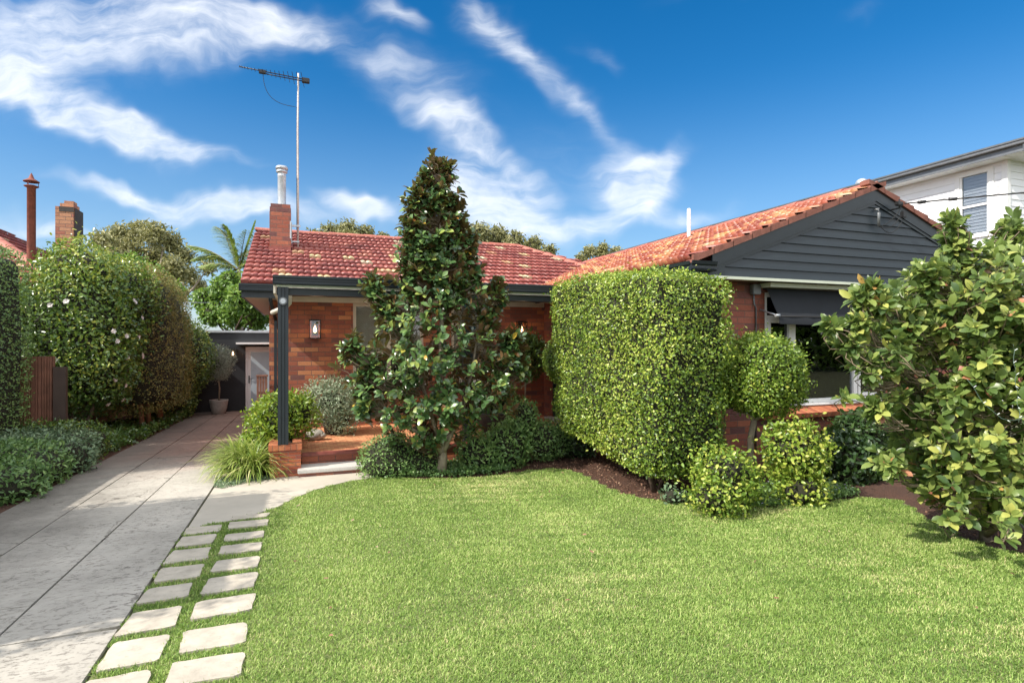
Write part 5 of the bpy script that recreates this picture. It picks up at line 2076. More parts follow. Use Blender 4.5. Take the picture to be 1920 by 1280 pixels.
# --- topiary balls on stems
def topiary(label, c, r, base, n, mat, seed, L=0.035, forks=5, tr=0.04, rz=None, **kw):
    root = empty('topiary_tree', base, label, 'topiary')
    foliage('crown', [core(c, (r, r, rz or r), 2.25, 0.055, 4, seed)], n, L, L * .6, mat, root, seed, out=0.055, jit=0.7, cl=0.025, gap=.42, shoots=.06, lvar=.8, **kw)
    mb = MB()
    rr_ = random.Random(seed)
    fork = Vector((c[0] + (base[0] - c[0]) * .5, c[1] + (base[1] - c[1]) * .5, c[2] - r * 1.25))
    mb.tube(branchpath(base, fork, 0, .02, 4, rr_), [tr * 1.2, tr, tr * .95, tr * .9, tr * .9], 9)
    for k in range(forks):
        a = k * 6.28 / forks + .4
        e_ = Vector((c[0] + r * .6 * math.cos(a), c[1] + r * .6 * math.sin(a), c[2] - r * .25))
        mb.tube(branchpath(fork, e_, 0.12, .05, 4, rr_), [tr * .6, tr * .5, tr * .42, tr * .35, tr * .25], 7)
    mb.build('trunk', M['bark'], root)


topiary('ball shaped topiary on a bare trunk in front of the wide window', (5.19, 5.38, 1.17), 0.43, (4.99, 5.40, gz(0, 5.4)), 15000, M['L_ball'], 3, 0.036, tint=(0.5, .24))
topiary('small dark ball topiary between the verandah and the block hedge', (4.12, 8.35, 1.28), 0.37, (4.12, 8.35, gz(0, 8.4)), 8000, M['L_hedge'], 5, 0.036, tr=.03, tint=(0.3, .2))
# dark shrub behind the topiary ball
shrub('dark_leafed_shrub', 'dark leafy shrub against the bricks behind the topiary ball', 'shrub', [((4.95, 5.85, 1.12), (0.26, .2, .36), 2.2, .12)], 1900, .06, .035, M['L_dark'], 14, tpl='oval')

# --- bright front shrubs
shrub('rounded_shrub', 'low rounded glossy shrub at the lawn edge beside the block hedge', 'shrub',
      [((4.10, 4.72, .17), (.27, .26, .28), 2.0, .16), ((3.90, 4.66, .03), (.20, .18, .17), 2.0, .16), ((4.28, 4.78, .10), (.18, .2, .20), 2, .16)], 4800, .043, .025, M['L_ball'], 22, tpl='oval', out=.085, tint=(.62, .28), cl=.04, gap=.45, shoots=.12, shrink=.86)
shrub('rounded_shrub', 'taller yellow green shrub below the window behind the low rounded shrub', 'shrub',
      [((5.15, 4.84, .38), (.28, .28, .22), 2.1, .15), ((5.05, 4.66, -.02), (.22, .16, .15), 2.0, .16), ((5.22, 4.9, .18), (.2, .2, .2), 2.0, .16)], 4800, .048, .030, M['L_ball'], 23, tpl='oval', out=.085, tint=(.68, .28), cl=.04, gap=.45, shoots=.12, shrink=.84)
shrub('dark_leafed_shrub', 'dark green shrub under the brick window sill by the large magnolia', 'shrub',
      [((6.50, 5.40, .02), (.36, .32, .32), 2.2, .12), ((7.1, 5.5, .15), (.50, .36, .46), 2.2, .12)], 6500, .07, .042, M['L_dark'], 24, tpl='oval', out=.07)
shrub('small_grey_plant', 'small grey green plant at the foot of the block hedge', 'plant', [((3.80, 5.22, -.10), (.08, .08, .08), 2, .1)], 110, .05, .025, M['L_grey'], 25, tpl='oval', stem=False)
# dark bushes behind hedge base
shrub('dark_leafed_shrub', 'dark shrub in the shade between block hedge and verandah', 'shrub', [((4.25, 8.3, .0), (.30, .25, .28), 2.2, .12)], 1500, .05, .03, M['L_dark'], 26)

# --- ground cover with tiny violets (stuff)
def groundcover(name, label, poly, n, L, mat, seed, hmax=0.10, tint=(0.5, .25), flowers=0, fmat=None, tpl='oval'):
    rs = np.random.RandomState(seed)
    xs_, ys_ = [p[0] for p in poly], [p[1] for p in poly]
    X = rs.uniform(min(xs_), max(xs_), n * 3)
    Y = rs.uniform(min(ys_), max(ys_), n * 3)
    k = inpoly(X, Y, poly)
    X, Y = X[k][:n], Y[k][:n]
    m = len(X)
    P = np.stack([X, Y, gza(Y)], 1)
    P[:, 2] += hmax * (0.25 + 0.75 * (0.5 + 0.5 * sinoise(P, 6.0, seed))) * rs.rand(m) ** .5
    Nn_ = nrm(rs.normal(size=(m, 3)) * .6 + np.array([0, -0.1, 1.0]))
    A = rs.normal(size=(m, 3))
    t = np.clip(rs.normal(tint[0], tint[1], m), 0, 1)
    v, f, tt = leaves(P, A, Nn_, L * (.6 + .7 * rs.rand(m)), L * .8, t, tpl)
    o = npmesh(name, v, f, tt, [mat])
    tag(o, label, name.replace('_', ' '), kind='stuff')
    if flowers:
        q = rs.choice(m, flowers, replace=False)
        P2 = P[q] + np.array([0, 0, .03])
        parts = []
        for s_ in range(4):
            A2 = np.stack([np.cos(rs.rand(flowers) * .3 + s_ * 1.57), np.sin(np.full(flowers, s_ * 1.57)), np.full(flowers, .3)], 1)
            v, f, tt = leaves(P2, A2, np.tile([0, -.5, 1.0], (flowers, 1)), .013, .010, rs.rand(flowers), 'simple')
            parts.append((v, f, tt, 0))
        V, F, T, MI = join(parts)
        oo = npmesh('violet_flowers', V, F, T, [fmat])
        tag(oo, 'tiny pale violet flowers in the ground cover below the bright shrubs', 'flowers', kind='stuff')
    return o


groundcover('ground_cover', 'low bright green ground cover with tiny leaves along the right lawn edge',
            [(3.72, 5.35), (3.9, 5.22), (4.15, 4.92), (4.6, 4.68), (5.25, 4.64), (5.9, 4.66), (6.1, 4.9), (6.0, 5.4), (4.7, 5.3), (4.2, 5.2)], 6500, .035, M['L_blue'], 41, .10, (.7, .2), 90, M['violet'])
groundcover('ground_cover', 'leafy green ground cover at the foot of the small magnolia',
            [(0.96, 8.3), (1.10, 7.95), (1.4, 7.75), (2.05, 7.48), (2.6, 7.48), (2.9, 7.7), (2.9, 8.5), (1.4, 8.7)], 6500, .038, M['L_blue'], 42, .14, (.45, .25))
groundcover('ground_cover', 'grey green creeping plant on the path beside the strappy clump',
            [(-0.98, 8.1), (-0.85, 8.0), (-0.62, 8.25), (-0.3, 8.4), (-0.35, 8.6), (-1.0, 8.7)], 1500, .022, M['L_grey'], 43, .05, (.5, .25))
# bark and leaf litter on the beds
for (poly, n, lb, sd_) in (([(2.9, 7.62), (3.6, 7.6), (3.72, 7.1), (3.62, 6.5), (3.57, 5.9), (3.68, 5.5), (3.95, 5.3), (5, 6.0), (5.0, 8.7), (2.9, 8.7)], 7000, 'reddish bark chips and dry leaves on the bed round the block hedge', 51),
                          ([(5.45, 3.35), (5.8, 3.85), (6.25, 4.3), (7.5, 4.6), (9, 3.5), (9, 1.6), (5.9, 2.2), (5.4, 2.7)], 7000, 'reddish bark chips and dry leaves under the large magnolia', 52)):
    rs = np.random.RandomState(sd_)
    xs_, ys_ = [p[0] for p in poly], [p[1] for p in poly]
    X = rs.uniform(min(xs_), max(xs_), n)
    Y = rs.uniform(min(ys_), max(ys_), n)
    k = inpoly(X, Y, poly)
    X, Y = X[k], Y[k]
    m = len(X)
    P = np.stack([X, Y, gza(Y) + .004 + .012 * rs.rand(m)], 1)
    Nn_ = nrm(rs.normal(size=(m, 3)) * .35 + np.array([0, 0, 1.0]))
    sz = .012 + .03 * rs.rand(m) ** 3
    v, f, tt = leaves(P, rs.normal(size=(m, 3)), Nn_, sz, sz * .55, rs.rand(m), 'simple')
    tag(npmesh('bark_litter', v, f, tt, [M['litter']]), lb, 'bark litter', kind='stuff')


def at(x, y, f):
    """world point seen at photo pixel x,y at optical depth f metres"""
    u = (x - 960) / 1080
    return (f * (.9363 * u + .3512), f * (.9363 - .3512 * u), CAMZ + (638 - y) / 1080 * f)


# --- magnolias -------------------------------------------------------
def magnolia(name, label, base, prof, ntips, nl, L, W, mat, seed, ysq=1.0, stemz=None, bark=None, leaf_up=0.45, tpl='broad', trunks=None, inner=.25, twiglen=.22, extra_tips=None, spread=0.9, rpow=.45, tint=(0.42, .24), wpow=1.0, blen=.4):
    """prof: list of (z, cx offset, radius); tips spread through the crown volume, each with a whorl of leaves"""
    rs = np.random.RandomState(seed)
    rr_ = random.Random(seed)
    root = empty(name, base, label, 'tree')
    Z = np.array([p_[0] for p_ in prof])
    CX = np.array([p_[1] for p_ in prof])
    RR = np.array([p_[2] for p_ in prof])
    zz = np.linspace(Z[0], Z[-1], 400)
    w = np.interp(zz, Z, RR) ** wpow + .02
    z = rs.choice(zz, ntips, p=w / w.sum()) + rs.normal(size=ntips) * .03
    R_ = np.interp(z, Z, RR)
    a = rs.rand(ntips) * 2 * PI
    fr = inner + (1 - inner) * rs.rand(ntips) ** rpow
    lump = 1 + .13 * np.sin(a * 3 + z * 4.1) + .10 * np.sin(a * 5 - z * 6.3 + 1)
    fr = fr * lump
    cx = np.interp(z, Z, CX)
    tx = base[0] + (cx + R_ * fr * np.cos(a)) * 1.0
    ty = base[1] + R_ * fr * np.sin(a) * ysq
    T = np.stack([tx, ty, z], 1)
    D = nrm(np.stack([np.cos(a) * spread, np.sin(a) * spread, np.full(ntips, leaf_up)], 1) * np.array([1, 1, 1]) + rs.normal(size=(ntips, 3)) * .3)
    if extra_tips is not None:
        ET = np.array([e_[0] for e_ in extra_tips], float)
        ED = nrm(np.array([e_[1] for e_ in extra_tips], float))
        T = np.concatenate([T, ET])
        D = np.concatenate([D, ED])
    nt_ = len(T)
    # leaves in whorls
    I = np.repeat(np.arange(nt_), nl)
    m = len(I)
    kidx = np.tile(np.arange(nl), nt_)
    s_ = kidx / nl
    ang = kidx * 2.4 + np.repeat(rs.rand(nt_) * 6.28, nl) + rs.normal(size=m) * .2
    d = D[I]
    a1 = nrm(np.cross(d, np.tile([0.1, 0.2, 1.0], (m, 1))))
    a2 = np.cross(d, a1)
    radial = a1 * np.cos(ang)[:, None] + a2 * np.sin(ang)[:, None]
    P = T[I] - d * (twiglen * .55 * (1 - s_))[:, None] + radial * .006
    open_ = (1.15 - .75 * s_)[:, None]
    A = nrm(d * (1.0 - .35 * open_) + radial * open_ + rs.normal(size=(m, 3)) * .18 + np.array([0, 0, -0.12]))
    Nn_ = nrm(d * 1.0 - radial * .25 + np.array([0, 0, .55]) + rs.normal(size=(m, 3)) * .25)
    t = np.clip(rs.normal(tint[0], tint[1], m) + .12 * rs.normal(size=nt_)[I], 0, .92)
    rare = rs.rand(m)
    t = np.where(rare > .972, rs.uniform(.92, 1.0, m), t)
    LL = L * (.48 + .68 * rs.rand(m)) * (1 - .25 * (s_ > .85))
    v, f, tt = leaves(P, A, Nn_, LL, LL * W / L * (.85 + .3 * rs.rand(m)), t, tpl)
    npmesh('foliage', v, f, tt, [mat], root, smooth=True)
    # twigs to limbs, limbs to trunk
    mb = MB()
    trunks = trunks or [[(0, 0, 0), (0, 0, Z[-1] - base[2])]]
    pts = []
    for tr_ in trunks:
        path = [Vector(base) + Vector(p_[:3]) for p_ in tr_]
        nseg = len(path) - 1
        rads = [p_[3] for p_ in tr_]
        mb.tube(path, rads, 9)
        for i in range(nseg):
            for q in range(10):
                pts.append(path[i].lerp(path[i + 1], q / 10))
    mb.build('trunk', bark or M['bark'], root)
    PT_ = np.array([tuple(p_) for p_ in pts])
    mb = MB()
    for i in range(nt_):
        tip = T[i]
        dd_ = np.hypot(PT_[:, 0] - tip[0], PT_[:, 1] - tip[1])
        want = tip[2] - dd_ * .55
        cost = np.abs(PT_[:, 2] - want) + dd_ * .5
        b_ = PT_[cost.argmin()]
        tp = Vector(tip)
        dr_ = Vector(D[i])
        mid = tp - dr_ * twiglen
        b_ = Vector(b_)
        if (mid - b_).length > blen:
            b_ = mid + (b_ - mid).normalized() * blen
        path = [b_, Vector(b_).lerp(mid, .5) + Vector((rr_.uniform(-.03, .03), rr_.uniform(-.03, .03), -.04)), mid, tp]
        rt = min(.013, .004 + .008 * (mid - Vector(b_)).length)
        mb.tube(path, [rt, rt * .7, .0045, .003], 4, cap=False)
    mb.build('branches', M['twig'], root)
    return root, T


s1 = 0.00746
zb = gz(0, 7.75)
bx, by = 1.87, 7.75
pp = []
for (y, a, b) in [(835, 790, 850), (815, 720, 880), (790, 670, 930), (740, 655, 990), (680, 655, 985), (640, 670, 955), (600, 690, 930), (560, 720, 925), (525, 735, 905), (500, 740, 902), (440, 740, 882), (400, 743, 880), (360, 762, 868), (325, 778, 850), (308, 785, 842)]:
    pp.append((1.57 + (638 - y) * s1, ((a + b) / 2 - 825) * s1, max(.05, (b - a) / 2 * s1 - .07)))
trk = [[(0, 0, -.03, .075), (.02, 0, .25, .062), (.03, .03, .45, .055), (-.02, .05, .9, .04), (0, .03, 1.6, .035), (.02, 0, 2.6, .028), (-.02, 0, 3.6, .018), (-.05, 0, 4.2, .008)],
       [(.02, 0, .30, .04), (.12, -.05, .55, .032), (.30, 0, .85, .026), (.45, .05, 1.4, .02), (.6, .05, 2.3, .012)],
       [(.02, 0, .28, .035), (-.16, -.05, .50, .028), (-.45, -.08, .68, .022), (-.8, -.05, .95, .015)],
       [(0, 0, .36, .035), (-.15, .05, .9, .026), (-.35, .08, 1.6, .02), (-.5, .08, 2.5, .012)],
       [(.05, 0, .45, .03), (.30, .0, .75, .02), (.75, .0, 1.0, .016), (1.0, .0, 1.5, .010)]]
ext1 = []
rr = random.Random(78)


def lobe(cx_px, cy_px, rpx, n_, dy=0.0, up=.5, s_=s1, b=(bx, by), c0=825):
    o = []
    for _ in range(n_):
        a_, b_, c_ = rr.gauss(0, 1), rr.gauss(0, 1), rr.gauss(0, 1)
        L_ = max(.3, math.sqrt(a_ * a_ + b_ * b_ + c_ * c_))
        q = rr.random() ** .4 / L_ * rpx * s_
        o.append(((b[0] + (cx_px - c0) * s_ + a_ * q, b[1] + dy + b_ * q * .7, 1.57 + (638 - cy_px) * s_ + c_ * q * 1.3), (a_ / L_, b_ / L_, up + c_ / L_ * .5)))
    return o


for q in [(705, 545, 24, 34), (720, 580, 28, 30), (668, 650, 24, 30), (700, 690, 30, 30), (690, 740, 30, 30), (935, 545, 24, 34), (915, 590, 26, 26), (965, 640, 28, 36), (985, 690, 20, 26), (940, 700, 30, 26), (850, 540, 30, 30), (790, 520, 34, 40), (775, 440, 30, 36), (845, 430, 32, 40), (810, 360, 34, 36), (790, 480, 34, 40), (865, 480, 30, 36), (808, 322, 24, 24), (835, 325, 20, 16), (780, 395, 30, 44), (842, 392, 30, 44), (770, 470, 28, 40), (866, 450, 28, 40), (815, 450, 50, 60), (820, 520, 60, 60), (760, 520, 24, 24), (885, 510, 24, 24), (960, 660, 34, 26)]:
    ext1 += lobe(*q)
magnolia('magnolia_tree', 'tall conical magnolia with glossy dark leaves and brown undersides before the verandah', (bx, by, zb), pp, 620, 9, .125, .070, M['L_gem'], 61, ysq=.55, trunks=trk, inner=.1, rpow=.42, wpow=1.15, bark=M['bark'], twiglen=.2, tint=(.5, .26), extra_tips=ext1)

s2 = 0.00437
bx2, by2 = 5.45, 3.15
pp = []
for (y, a, b) in [(965, 1750, 1900), (940, 1710, 1960), (900, 1675, 2010), (830, 1650, 2060), (760, 1640, 2100), (700, 1625, 2110), (640, 1620, 2110), (600, 1615, 2100), (560, 1640, 2080), (520, 1670, 2030), (485, 1720, 1990), (465, 1745, 1960)]:
    pp.append((1.57 + (638 - y) * s2, ((a + b) / 2 - 1845) * s2, max(.05, (b - a) / 2 * s2 - .06)))
trk2 = [[(0, 0, -.03, .05), (.02, 0, .5, .04), (-.05, .03, 1.1, .03), (-.1, 0, 1.8, .02), (-.3, 0, 2.4, .008)],
        [(0, 0, .1, .04), (.25, 0, .5, .03), (.4, .05, 1.2, .022), (.40, 0, 2.3, .01)],
        [(0, 0, .1, .035), (-.3, -.1, .45, .026), (-.6, -.15, 1.0, .018), (-.62, -.1, 1.25, .01)],
        [(0, 0, .05, .035), (-.25, -.3, .3, .026), (-.4, -.6, .5, .018), (-.45, -.8, .7, .01)],
        [(0, 0, .1, .03), (.1, -.35, .35, .022), (.2, -.7, .4, .012)]]
ext = []
rr = random.Random(77)
for (x, y, zc) in [(4.42, 3.52, 1.72), (4.38, 3.5, 1.80), (4.50, 3.45, 1.66), (4.38, 3.45, 1.60), (4.62, 3.35, 2.02), (4.7, 3.3, 2.12), (4.62, 3.3, 1.95), (4.45, 3.2, 1.12), (4.5, 3.2, 1.18), (4.6, 3.1, 1.05)]:
    ext.append(((x, y, zc), (-.7 + rr.uniform(-.2, .2), rr.uniform(-.2, .2), .6)))
for i in range(26):      # low branch reaching over the bed towards the lawn
    ext.append(((4.80 + rr.uniform(-.35, .5), 2.60 + rr.uniform(-.25, .3), .33 + rr.uniform(-.10, .22)), (-.6 + rr.uniform(-.6, .6), -.6 + rr.uniform(-.4, .4), .3)))
for q in [(1755, 450, 36, 26), (1750, 415, 18, 10), (1925, 445, 36, 26), (1925, 405, 18, 10), (1690, 520, 34, 26), (1640, 600, 34, 26), (1600, 650, 26, 16), (1770, 600, 60, 60, -.35), (1720, 680, 60, 60, -.3), (1800, 680, 60, 50, -.5)]:
    ext += lobe(*q, s_=s2, b=(bx2, by2), c0=1845)
for (x_, y_, r_, n_) in [(1556, 606, 16, 8), (1585, 640, 24, 14), (1612, 556, 18, 9), (1635, 535, 16, 7), (1608, 600, 24, 12), (1582, 740, 8, 2), (1625, 690, 30, 16), (1640, 760, 30, 14), (1660, 860, 30, 14), (1650, 560, 30, 16)]:
    c_ = at(x_, y_, 4.55)
    for _ in range(n_):
        d_ = Vector((rr.gauss(0, 1), rr.gauss(0, 1), rr.gauss(0, 1))).normalized()
        q_ = rr.random() ** .4 * r_ / 1080 * 4.55
        ext.append(((c_[0] + d_.x * q_, c_[1] + d_.y * q_, c_[2] + d_.z * q_), (d_.x - .5, d_.y, d_.z * .5 + .5)))
mag2, T2 = magnolia('magnolia_tree', 'large broad magnolia with pale green yellow edged leaves at the right of the lawn', (bx2, by2, gz(0, by2)), pp, 1250, 10,   .105, .056, M['L_mag'], 67, ysq=.85, trunks=trk2, inner=.2, rpow=.4, wpow=1.1, bark=M['bark'], leaf_up=.6, twiglen=.16, extra_tips=ext, tint=(.5, .27), blen=.2)
# string of small lights wound through it
root = empty('string_lights', (5.0, 2.6, .5), 'thin green wire of tiny string lights looping through the large magnolia', 'string lights')
mb = MB()
mb2 = MB()
rr = random.Random(12)
for (p0, p1, sg) in [((4.55, 2.75, 1.30), (4.95, 2.45, 1.22), .25), ((4.62, 2.5, 1.55), (4.60, 2.45, 1.02), .02), ((5.0, 2.3, 1.4), (4.98, 2.3, .85), .03), ((4.75, 2.5, .98), (4.72, 2.4, .70), .02), ((5.2, 2.2, 1.6), (5.25, 2.15, 1.2), .05), ((4.9, 2.3, .7), (5.0, 2.2, .35), .03)]:
    a, b = Vector(p0), Vector(p1)
    pts = []
    for i in range(15):
        t = i / 14
        p_ = a.lerp(b, t)
        p_.z -= sg * math.sin(PI * t)
        p_.x += .012 * math.sin(i * 1.7)
        pts.append(p_)
    mb.tube(pts, .0018, 5)
    for q in pts[1::2]:
        mb2 = MB()
        mb2.tube([q, q + Vector((.012, -.01, .012 * rr.choice((-1, 1))))], .0026, 5)
        mb2.build('bulb', M['ledbulb'], root)
mb.build('wire', mat_plain('green_wire', (.08, .13, .10), .5), root)

# --- left side planting ----------------------------------------------
root = empty('boxed_hedge', (-5.3, 11.0, gz(0, 11)), 'clipped dark green hedge at the far left edge in front of the slat fence', 'hedge')
foliage('foliage', [boxcore(-6.6, -4.28, 9.30, 12.28, -.35, 3.08, .22, .12, .04, 4, 71)], 30000, .042, .026, M['L_blue'], root, 71, out=.05, jit=.6, tint=(.72, .25))
stems(root, (-5.2, 11.0, -.4), [(-5.4, 11, 1), (-5, 11.2, 1), (-5.2, 10.6, 1)], .05, .02, M['darkbark'], 'trunk')
root = empty('street_side_hedge', (-5.1, 5.85, -.2), 'tall clipped hedge beside the near end of the driveway', 'hedge')
foliage('foliage', [boxcore(-6.3, -4.0, 3.40, 6.85, -.15, 3.55, .15, .14, .05, 4, 72)], 14000, .06, .035, M['L_cam'], root, 72, out=.06, jit=.6)
stems(root, (-5.2, 5.8, -.3), [(-5.4, 6, 1), (-5, 5.2, 1), (-5.2, 6.6, 1)], .05, .02, M['darkbark'], 'trunk')

root = empty('camellia_tree', (-4.15, 13.9, gz(0, 14)), 'bushy camellia with scattered white flowers beside the driveway fence', 'tree')
cc = [core((-4.15, 14.1, 1.60), (.92, 1.25, 1.45), 2.3, .12, 2.2, 73, zmin=.35), core((-4.10, 14.3, 2.75), (.68, .85, .72), 2.2, .15, 2.6, 74), core((-3.70, 15.0, 2.60), (.62, .8, .70), 2.2, .15, 2.6, 75),
      core((-3.85, 13.6, 1.2), (.62, .7, .85), 2.2, .12, 2.6, 76), core((-4.55, 13.8, 2.0), (.45, .6, .6), 2.2, .12, 2.6, 77)]
cmesh = foliage('foliage', cc, 34000, .072, .040, M['L_cam'], root, 73, out=.15, jit=.75, tpl='oval', tint=(.50, .26), shrink=.84, cl=.11, toplight=.40, shoots=.08, gap=.3, lvar=.9)
mb = MB()
rr = random.Random(3)
b0 = Vector((-3.98, 13.55, gz(0, 13.5) - .03))
for k, (dx, dy, h) in enumerate([(-.35, .1, 1.3), (.15, .2, 1.2), (-.1, -.1, 1.5), (.35, -.15, 1.0), (-.7, .3, 1.2)]):
    mb.tube(branchpath(b0 + Vector((dx * .1, dy * .1, 0)), b0 + Vector((dx, dy, h)), -.06, .07, 5, rr), [.075, .06, .05, .04, .03, .02], 8)
mb.build('trunk', M['darkbark'], root)
# white camellia blooms: each a ring of petals
rs = np.random.RandomState(8)
parts = []
nfl = 0
Pc, Nc = sample(*cc[0], 900, rs)
Pd, Nd = sample(*cc[3], 500, rs)
Pc = np.concatenate([Pc, Pd])
Nc = np.concatenate([Nc, Nd])
for i in range(len(Pc)):
    P0, N0 = Pc[i], Nc[i]
    if N0[1] > .1 or P0[2] > 2.5 or P0[2] < .35 or nfl >= 38:
        continue
    if rs.rand() > .2:
        continue
    nfl += 1
    k = 9
    aa = np.arange(k) * 6.28 / k + rs.rand()
    e1 = nrm(np.cross(N0, [0, 0, 1.0])[None])[0]
    e2 = np.cross(N0, e1)
    rdl = e1[None] * np.cos(aa)[:, None] + e2[None] * np.sin(aa)[:, None]
    tl = (.25 + .5 * (np.arange(k) % 2))[:, None]
    v, f, tt = leaves(np.tile(P0 + N0 * .20, (k, 1)), rdl + N0[None] * tl, np.tile(N0, (k, 1)), .058, .05, rs.rand(k), 'oval')
    parts.append((v, f, tt, 0))
V, F, T, MI = join(parts)
fo = npmesh('flowers', V, F, T, [M['petal']], root)
fo['kind'] = 'stuff'

root = empty('brown_foliage_tree', (-3.7, 16.8, gz(0, 17)), 'dense brownish green columnar tree between the camellia and the rear building', 'tree')
foliage('foliage', [core((-3.60, 16.9, 1.35), (.86, 2.1, 1.95), 3.2, .06, 3, 78, zmin=.0), core((-3.55, 16.3, 2.3), (.62, 1.0, .95), 2.4, .08, 3, 79)], 34000, .05, .022, M['L_brown'], root, 78, out=.09, jit=.75, tint=(.45, .26), shrink=.9, cl=.07, toplight=.1, shoots=.06, gap=.35)
mb = MB()
for (x_, y_) in ((-3.35, 15.6), (-3.3, 16.0), (-3.25, 16.9), (-3.35, 17.6)):
    mb.tube([(x_, y_, gz(0, y_)), (x_ - .05, y_, .3), (x_ - .1, y_, 1.0)], [.06, .05, .04], 8)
mb.build('trunk', mat_plain('orange_bark', (.30, .15, .085), .85, var=.3, scale=14, bmp=.5), root)
root = empty('dark_side_shrub', (-3.5, 19.2, gz(0, 19)), 'glossy dark green bush against the dark rear building', 'shrub')
foliage('foliage', [core((-3.25, 19.4, 1.05), (.80, .95, 1.15), 2.3, .10, 2.6, 81), core((-3.5, 18.7, 1.8), (.6, .8, .8), 2.2, .12, 2.6, 82), core((-3.5, 19.2, -.1), (.6, .9, .6), 2.2, .12, 2.6, 82)], 16000, .075, .04, M['L_cam'], root, 81, out=.13, tpl='oval', tint=(.55, .28), shrink=.88, cl=.07, toplight=.15)
stems(root, (-3.3, 19.2, gz(0, 19)), [(-3.0, 19, 1), (-3.4, 19.5, 1), (-3.5, 18.9, 1.2)], .03, .01, M['bark'], 'trunk')

groundcover('under_planting', 'dark green low plants under the trees along the left of the driveway',
            [(-3.02, 12.2), (-2.92, 14), (-2.92, 20.2), (-3.5, 20.4), (-4.2, 16), (-4.2, 12.6)], 9000, .07, M['L_cam'], 44, .30, (.30, .2))
# low bushes along the left border
for i, (x_, y_, r_, h_, mt, lb, n_, L_) in enumerate([
        (-3.38, 8.5, .48, .34, 'L_hebe2', 'low glossy green border bush nearest the street on the left', 2600, .06),
        (-3.42, 9.35, .50, .42, 'L_hebe2', 'mid green border bush in front of the boxed hedge', 2600, .06),
        (-3.42, 10.15, .48, .40, 'L_grey', 'grey green succulent border bush beside the driveway', 2200, .065),
        (-3.45, 10.95, .46, .42, 'L_grey2', 'dark grey green border bush below the slat fence', 2200, .06),
        (-3.55, 11.75, .50, .44, 'L_cam', 'dark green border bush under the fence end post', 2400, .055)]):
    mm = {'L_hebe2': M['L_blue'], 'L_grey2': M['L_grey']}.get(mt, M.get(mt))
    shrub('border_bush', lb, 'bush', [((x_, y_, gz(0, y_) + h_ * .5), (r_, .52, h_ * .62), 2.3, .14), ((x_ - .45, y_ + .1, gz(0, y_) + h_ * .55), (.5, .5, h_ * .62), 2.2, .14)], n_ * 2, L_, L_ * .45, mm, 90 + i, group='low bushes along the left border', tpl='oval', out=.08, jit=.8, cl=.03)


def strap_clump(name, label, centers, n, L, W, mat, seed, group=None, cat='plant', droop=1.0):
    rs = np.random.RandomState(seed)
    c0 = centers[0]
    root = empty(name, (c0[0], c0[1], gz(0, c0[1])), label, cat, group)
    S = 6
    Vs_, Fs_, Ts_ = [], [], []
    cid = rs.randint(0, len(centers), n)
    C = np.array([(c[0], c[1]) for c in centers])[cid]
    sc_ = np.array([c[2] if len(c) > 2 else 1.0 for c in centers])[cid]
    a = rs.rand(n) * 2 * PI
    base = np.stack([C[:, 0] + .05 * np.cos(a) * rs.rand(n), C[:, 1] + .05 * np.sin(a) * rs.rand(n)], 1)
    el = rs.uniform(.15, 1.15, n)
    LL = L * (.6 + .5 * rs.rand(n)) * sc_
    bend = rs.uniform(1.3, 2.7, n) * droop
    P = np.zeros((n, S + 1, 3))
    P[:, 0, 0] = base[:, 0]
    P[:, 0, 1] = base[:, 1]
    P[:, 0, 2] = gza(base[:, 1])
    for k in range(S):
        e_ = el + .5 - bend * (k / S) ** 1.3
        e_ = np.minimum(e_, 1.5)
        st = LL / S
        P[:, k + 1, 0] = P[:, k, 0] + st * np.cos(e_) * np.cos(a)
        P[:, k + 1, 1] = P[:, k, 1] + st * np.cos(e_) * np.sin(a)
        P[:, k + 1, 2] = np.maximum(P[:, k, 2] + st * np.sin(e_), gza(P[:, k, 1]) + .01)
    side = np.stack([-np.sin(a), np.cos(a), np.zeros(n)], 1)
    wd = W * np.array([.7, 1, 1, .95, .8, .5, .05])
    Lf = P + side[:, None, :] * wd[None, :, None] * .5
    Rt = P - side[:, None, :] * wd[None, :, None] * .5
    V = np.stack([Lf, Rt], 2).reshape(-1, 3)
    b = (np.arange(n) * (S + 1) * 2)[:, None]
    F = np.concatenate([b + np.array([2 * k, 2 * k + 1, 2 * k + 3, 2 * k + 2])[None] for k in range(S)])
    t = np.repeat(np.clip(rs.normal(.5, .28, n), 0, 1), (S + 1) * 2)
    npmesh('leaves', V, [F], t, [mat], root)
    mb = MB()
    for c in centers:
        z0 = gz(0, c[1])
        mb.lathe(c[0], c[1], [(.05, z0 - .01), (.06, z0 + .03), (.045, z0 + .07), (0, z0 + .09)], 10)
    mb.build('crown_base', M['L_strapg'] if False else M['core'], root)
    return root


strap_clump('strappy_clump', 'large clump of yellow striped strappy leaves beside the brick planter', [(-.66, 8.72), (-.54, 8.62), (-.78, 8.95), (-.52, 8.85), (-.66, 9.15), (-.70, 9.4)], 1700, .70, .017, M['L_strap'], 101)
strap_clump('strappy_clump', 'green strappy clump between the yellow clump and the slatted gate', [(-.70, 9.75), (-.62, 10.15), (-.72, 10.6), (-.66, 11.05)], 800, .50, .011, M['L_strapg'], 102)
strap_clump('strappy_clump', 'soft green strappy tufts at the foot of the camellia on the left', [(-3.35, 12.4), (-3.55, 12.8), (-3.3, 13.2)], 500, .5, .012, M['L_strapg'], 103)
strap_clump('strappy_clump', 'grey green grassy tuft along the far right edge of the driveway', [(-.66, 12.6, .8), (-.68, 13.4, .8), (-.6, 14.4, .8)], 360, .45, .011, M['L_grey'], 104)

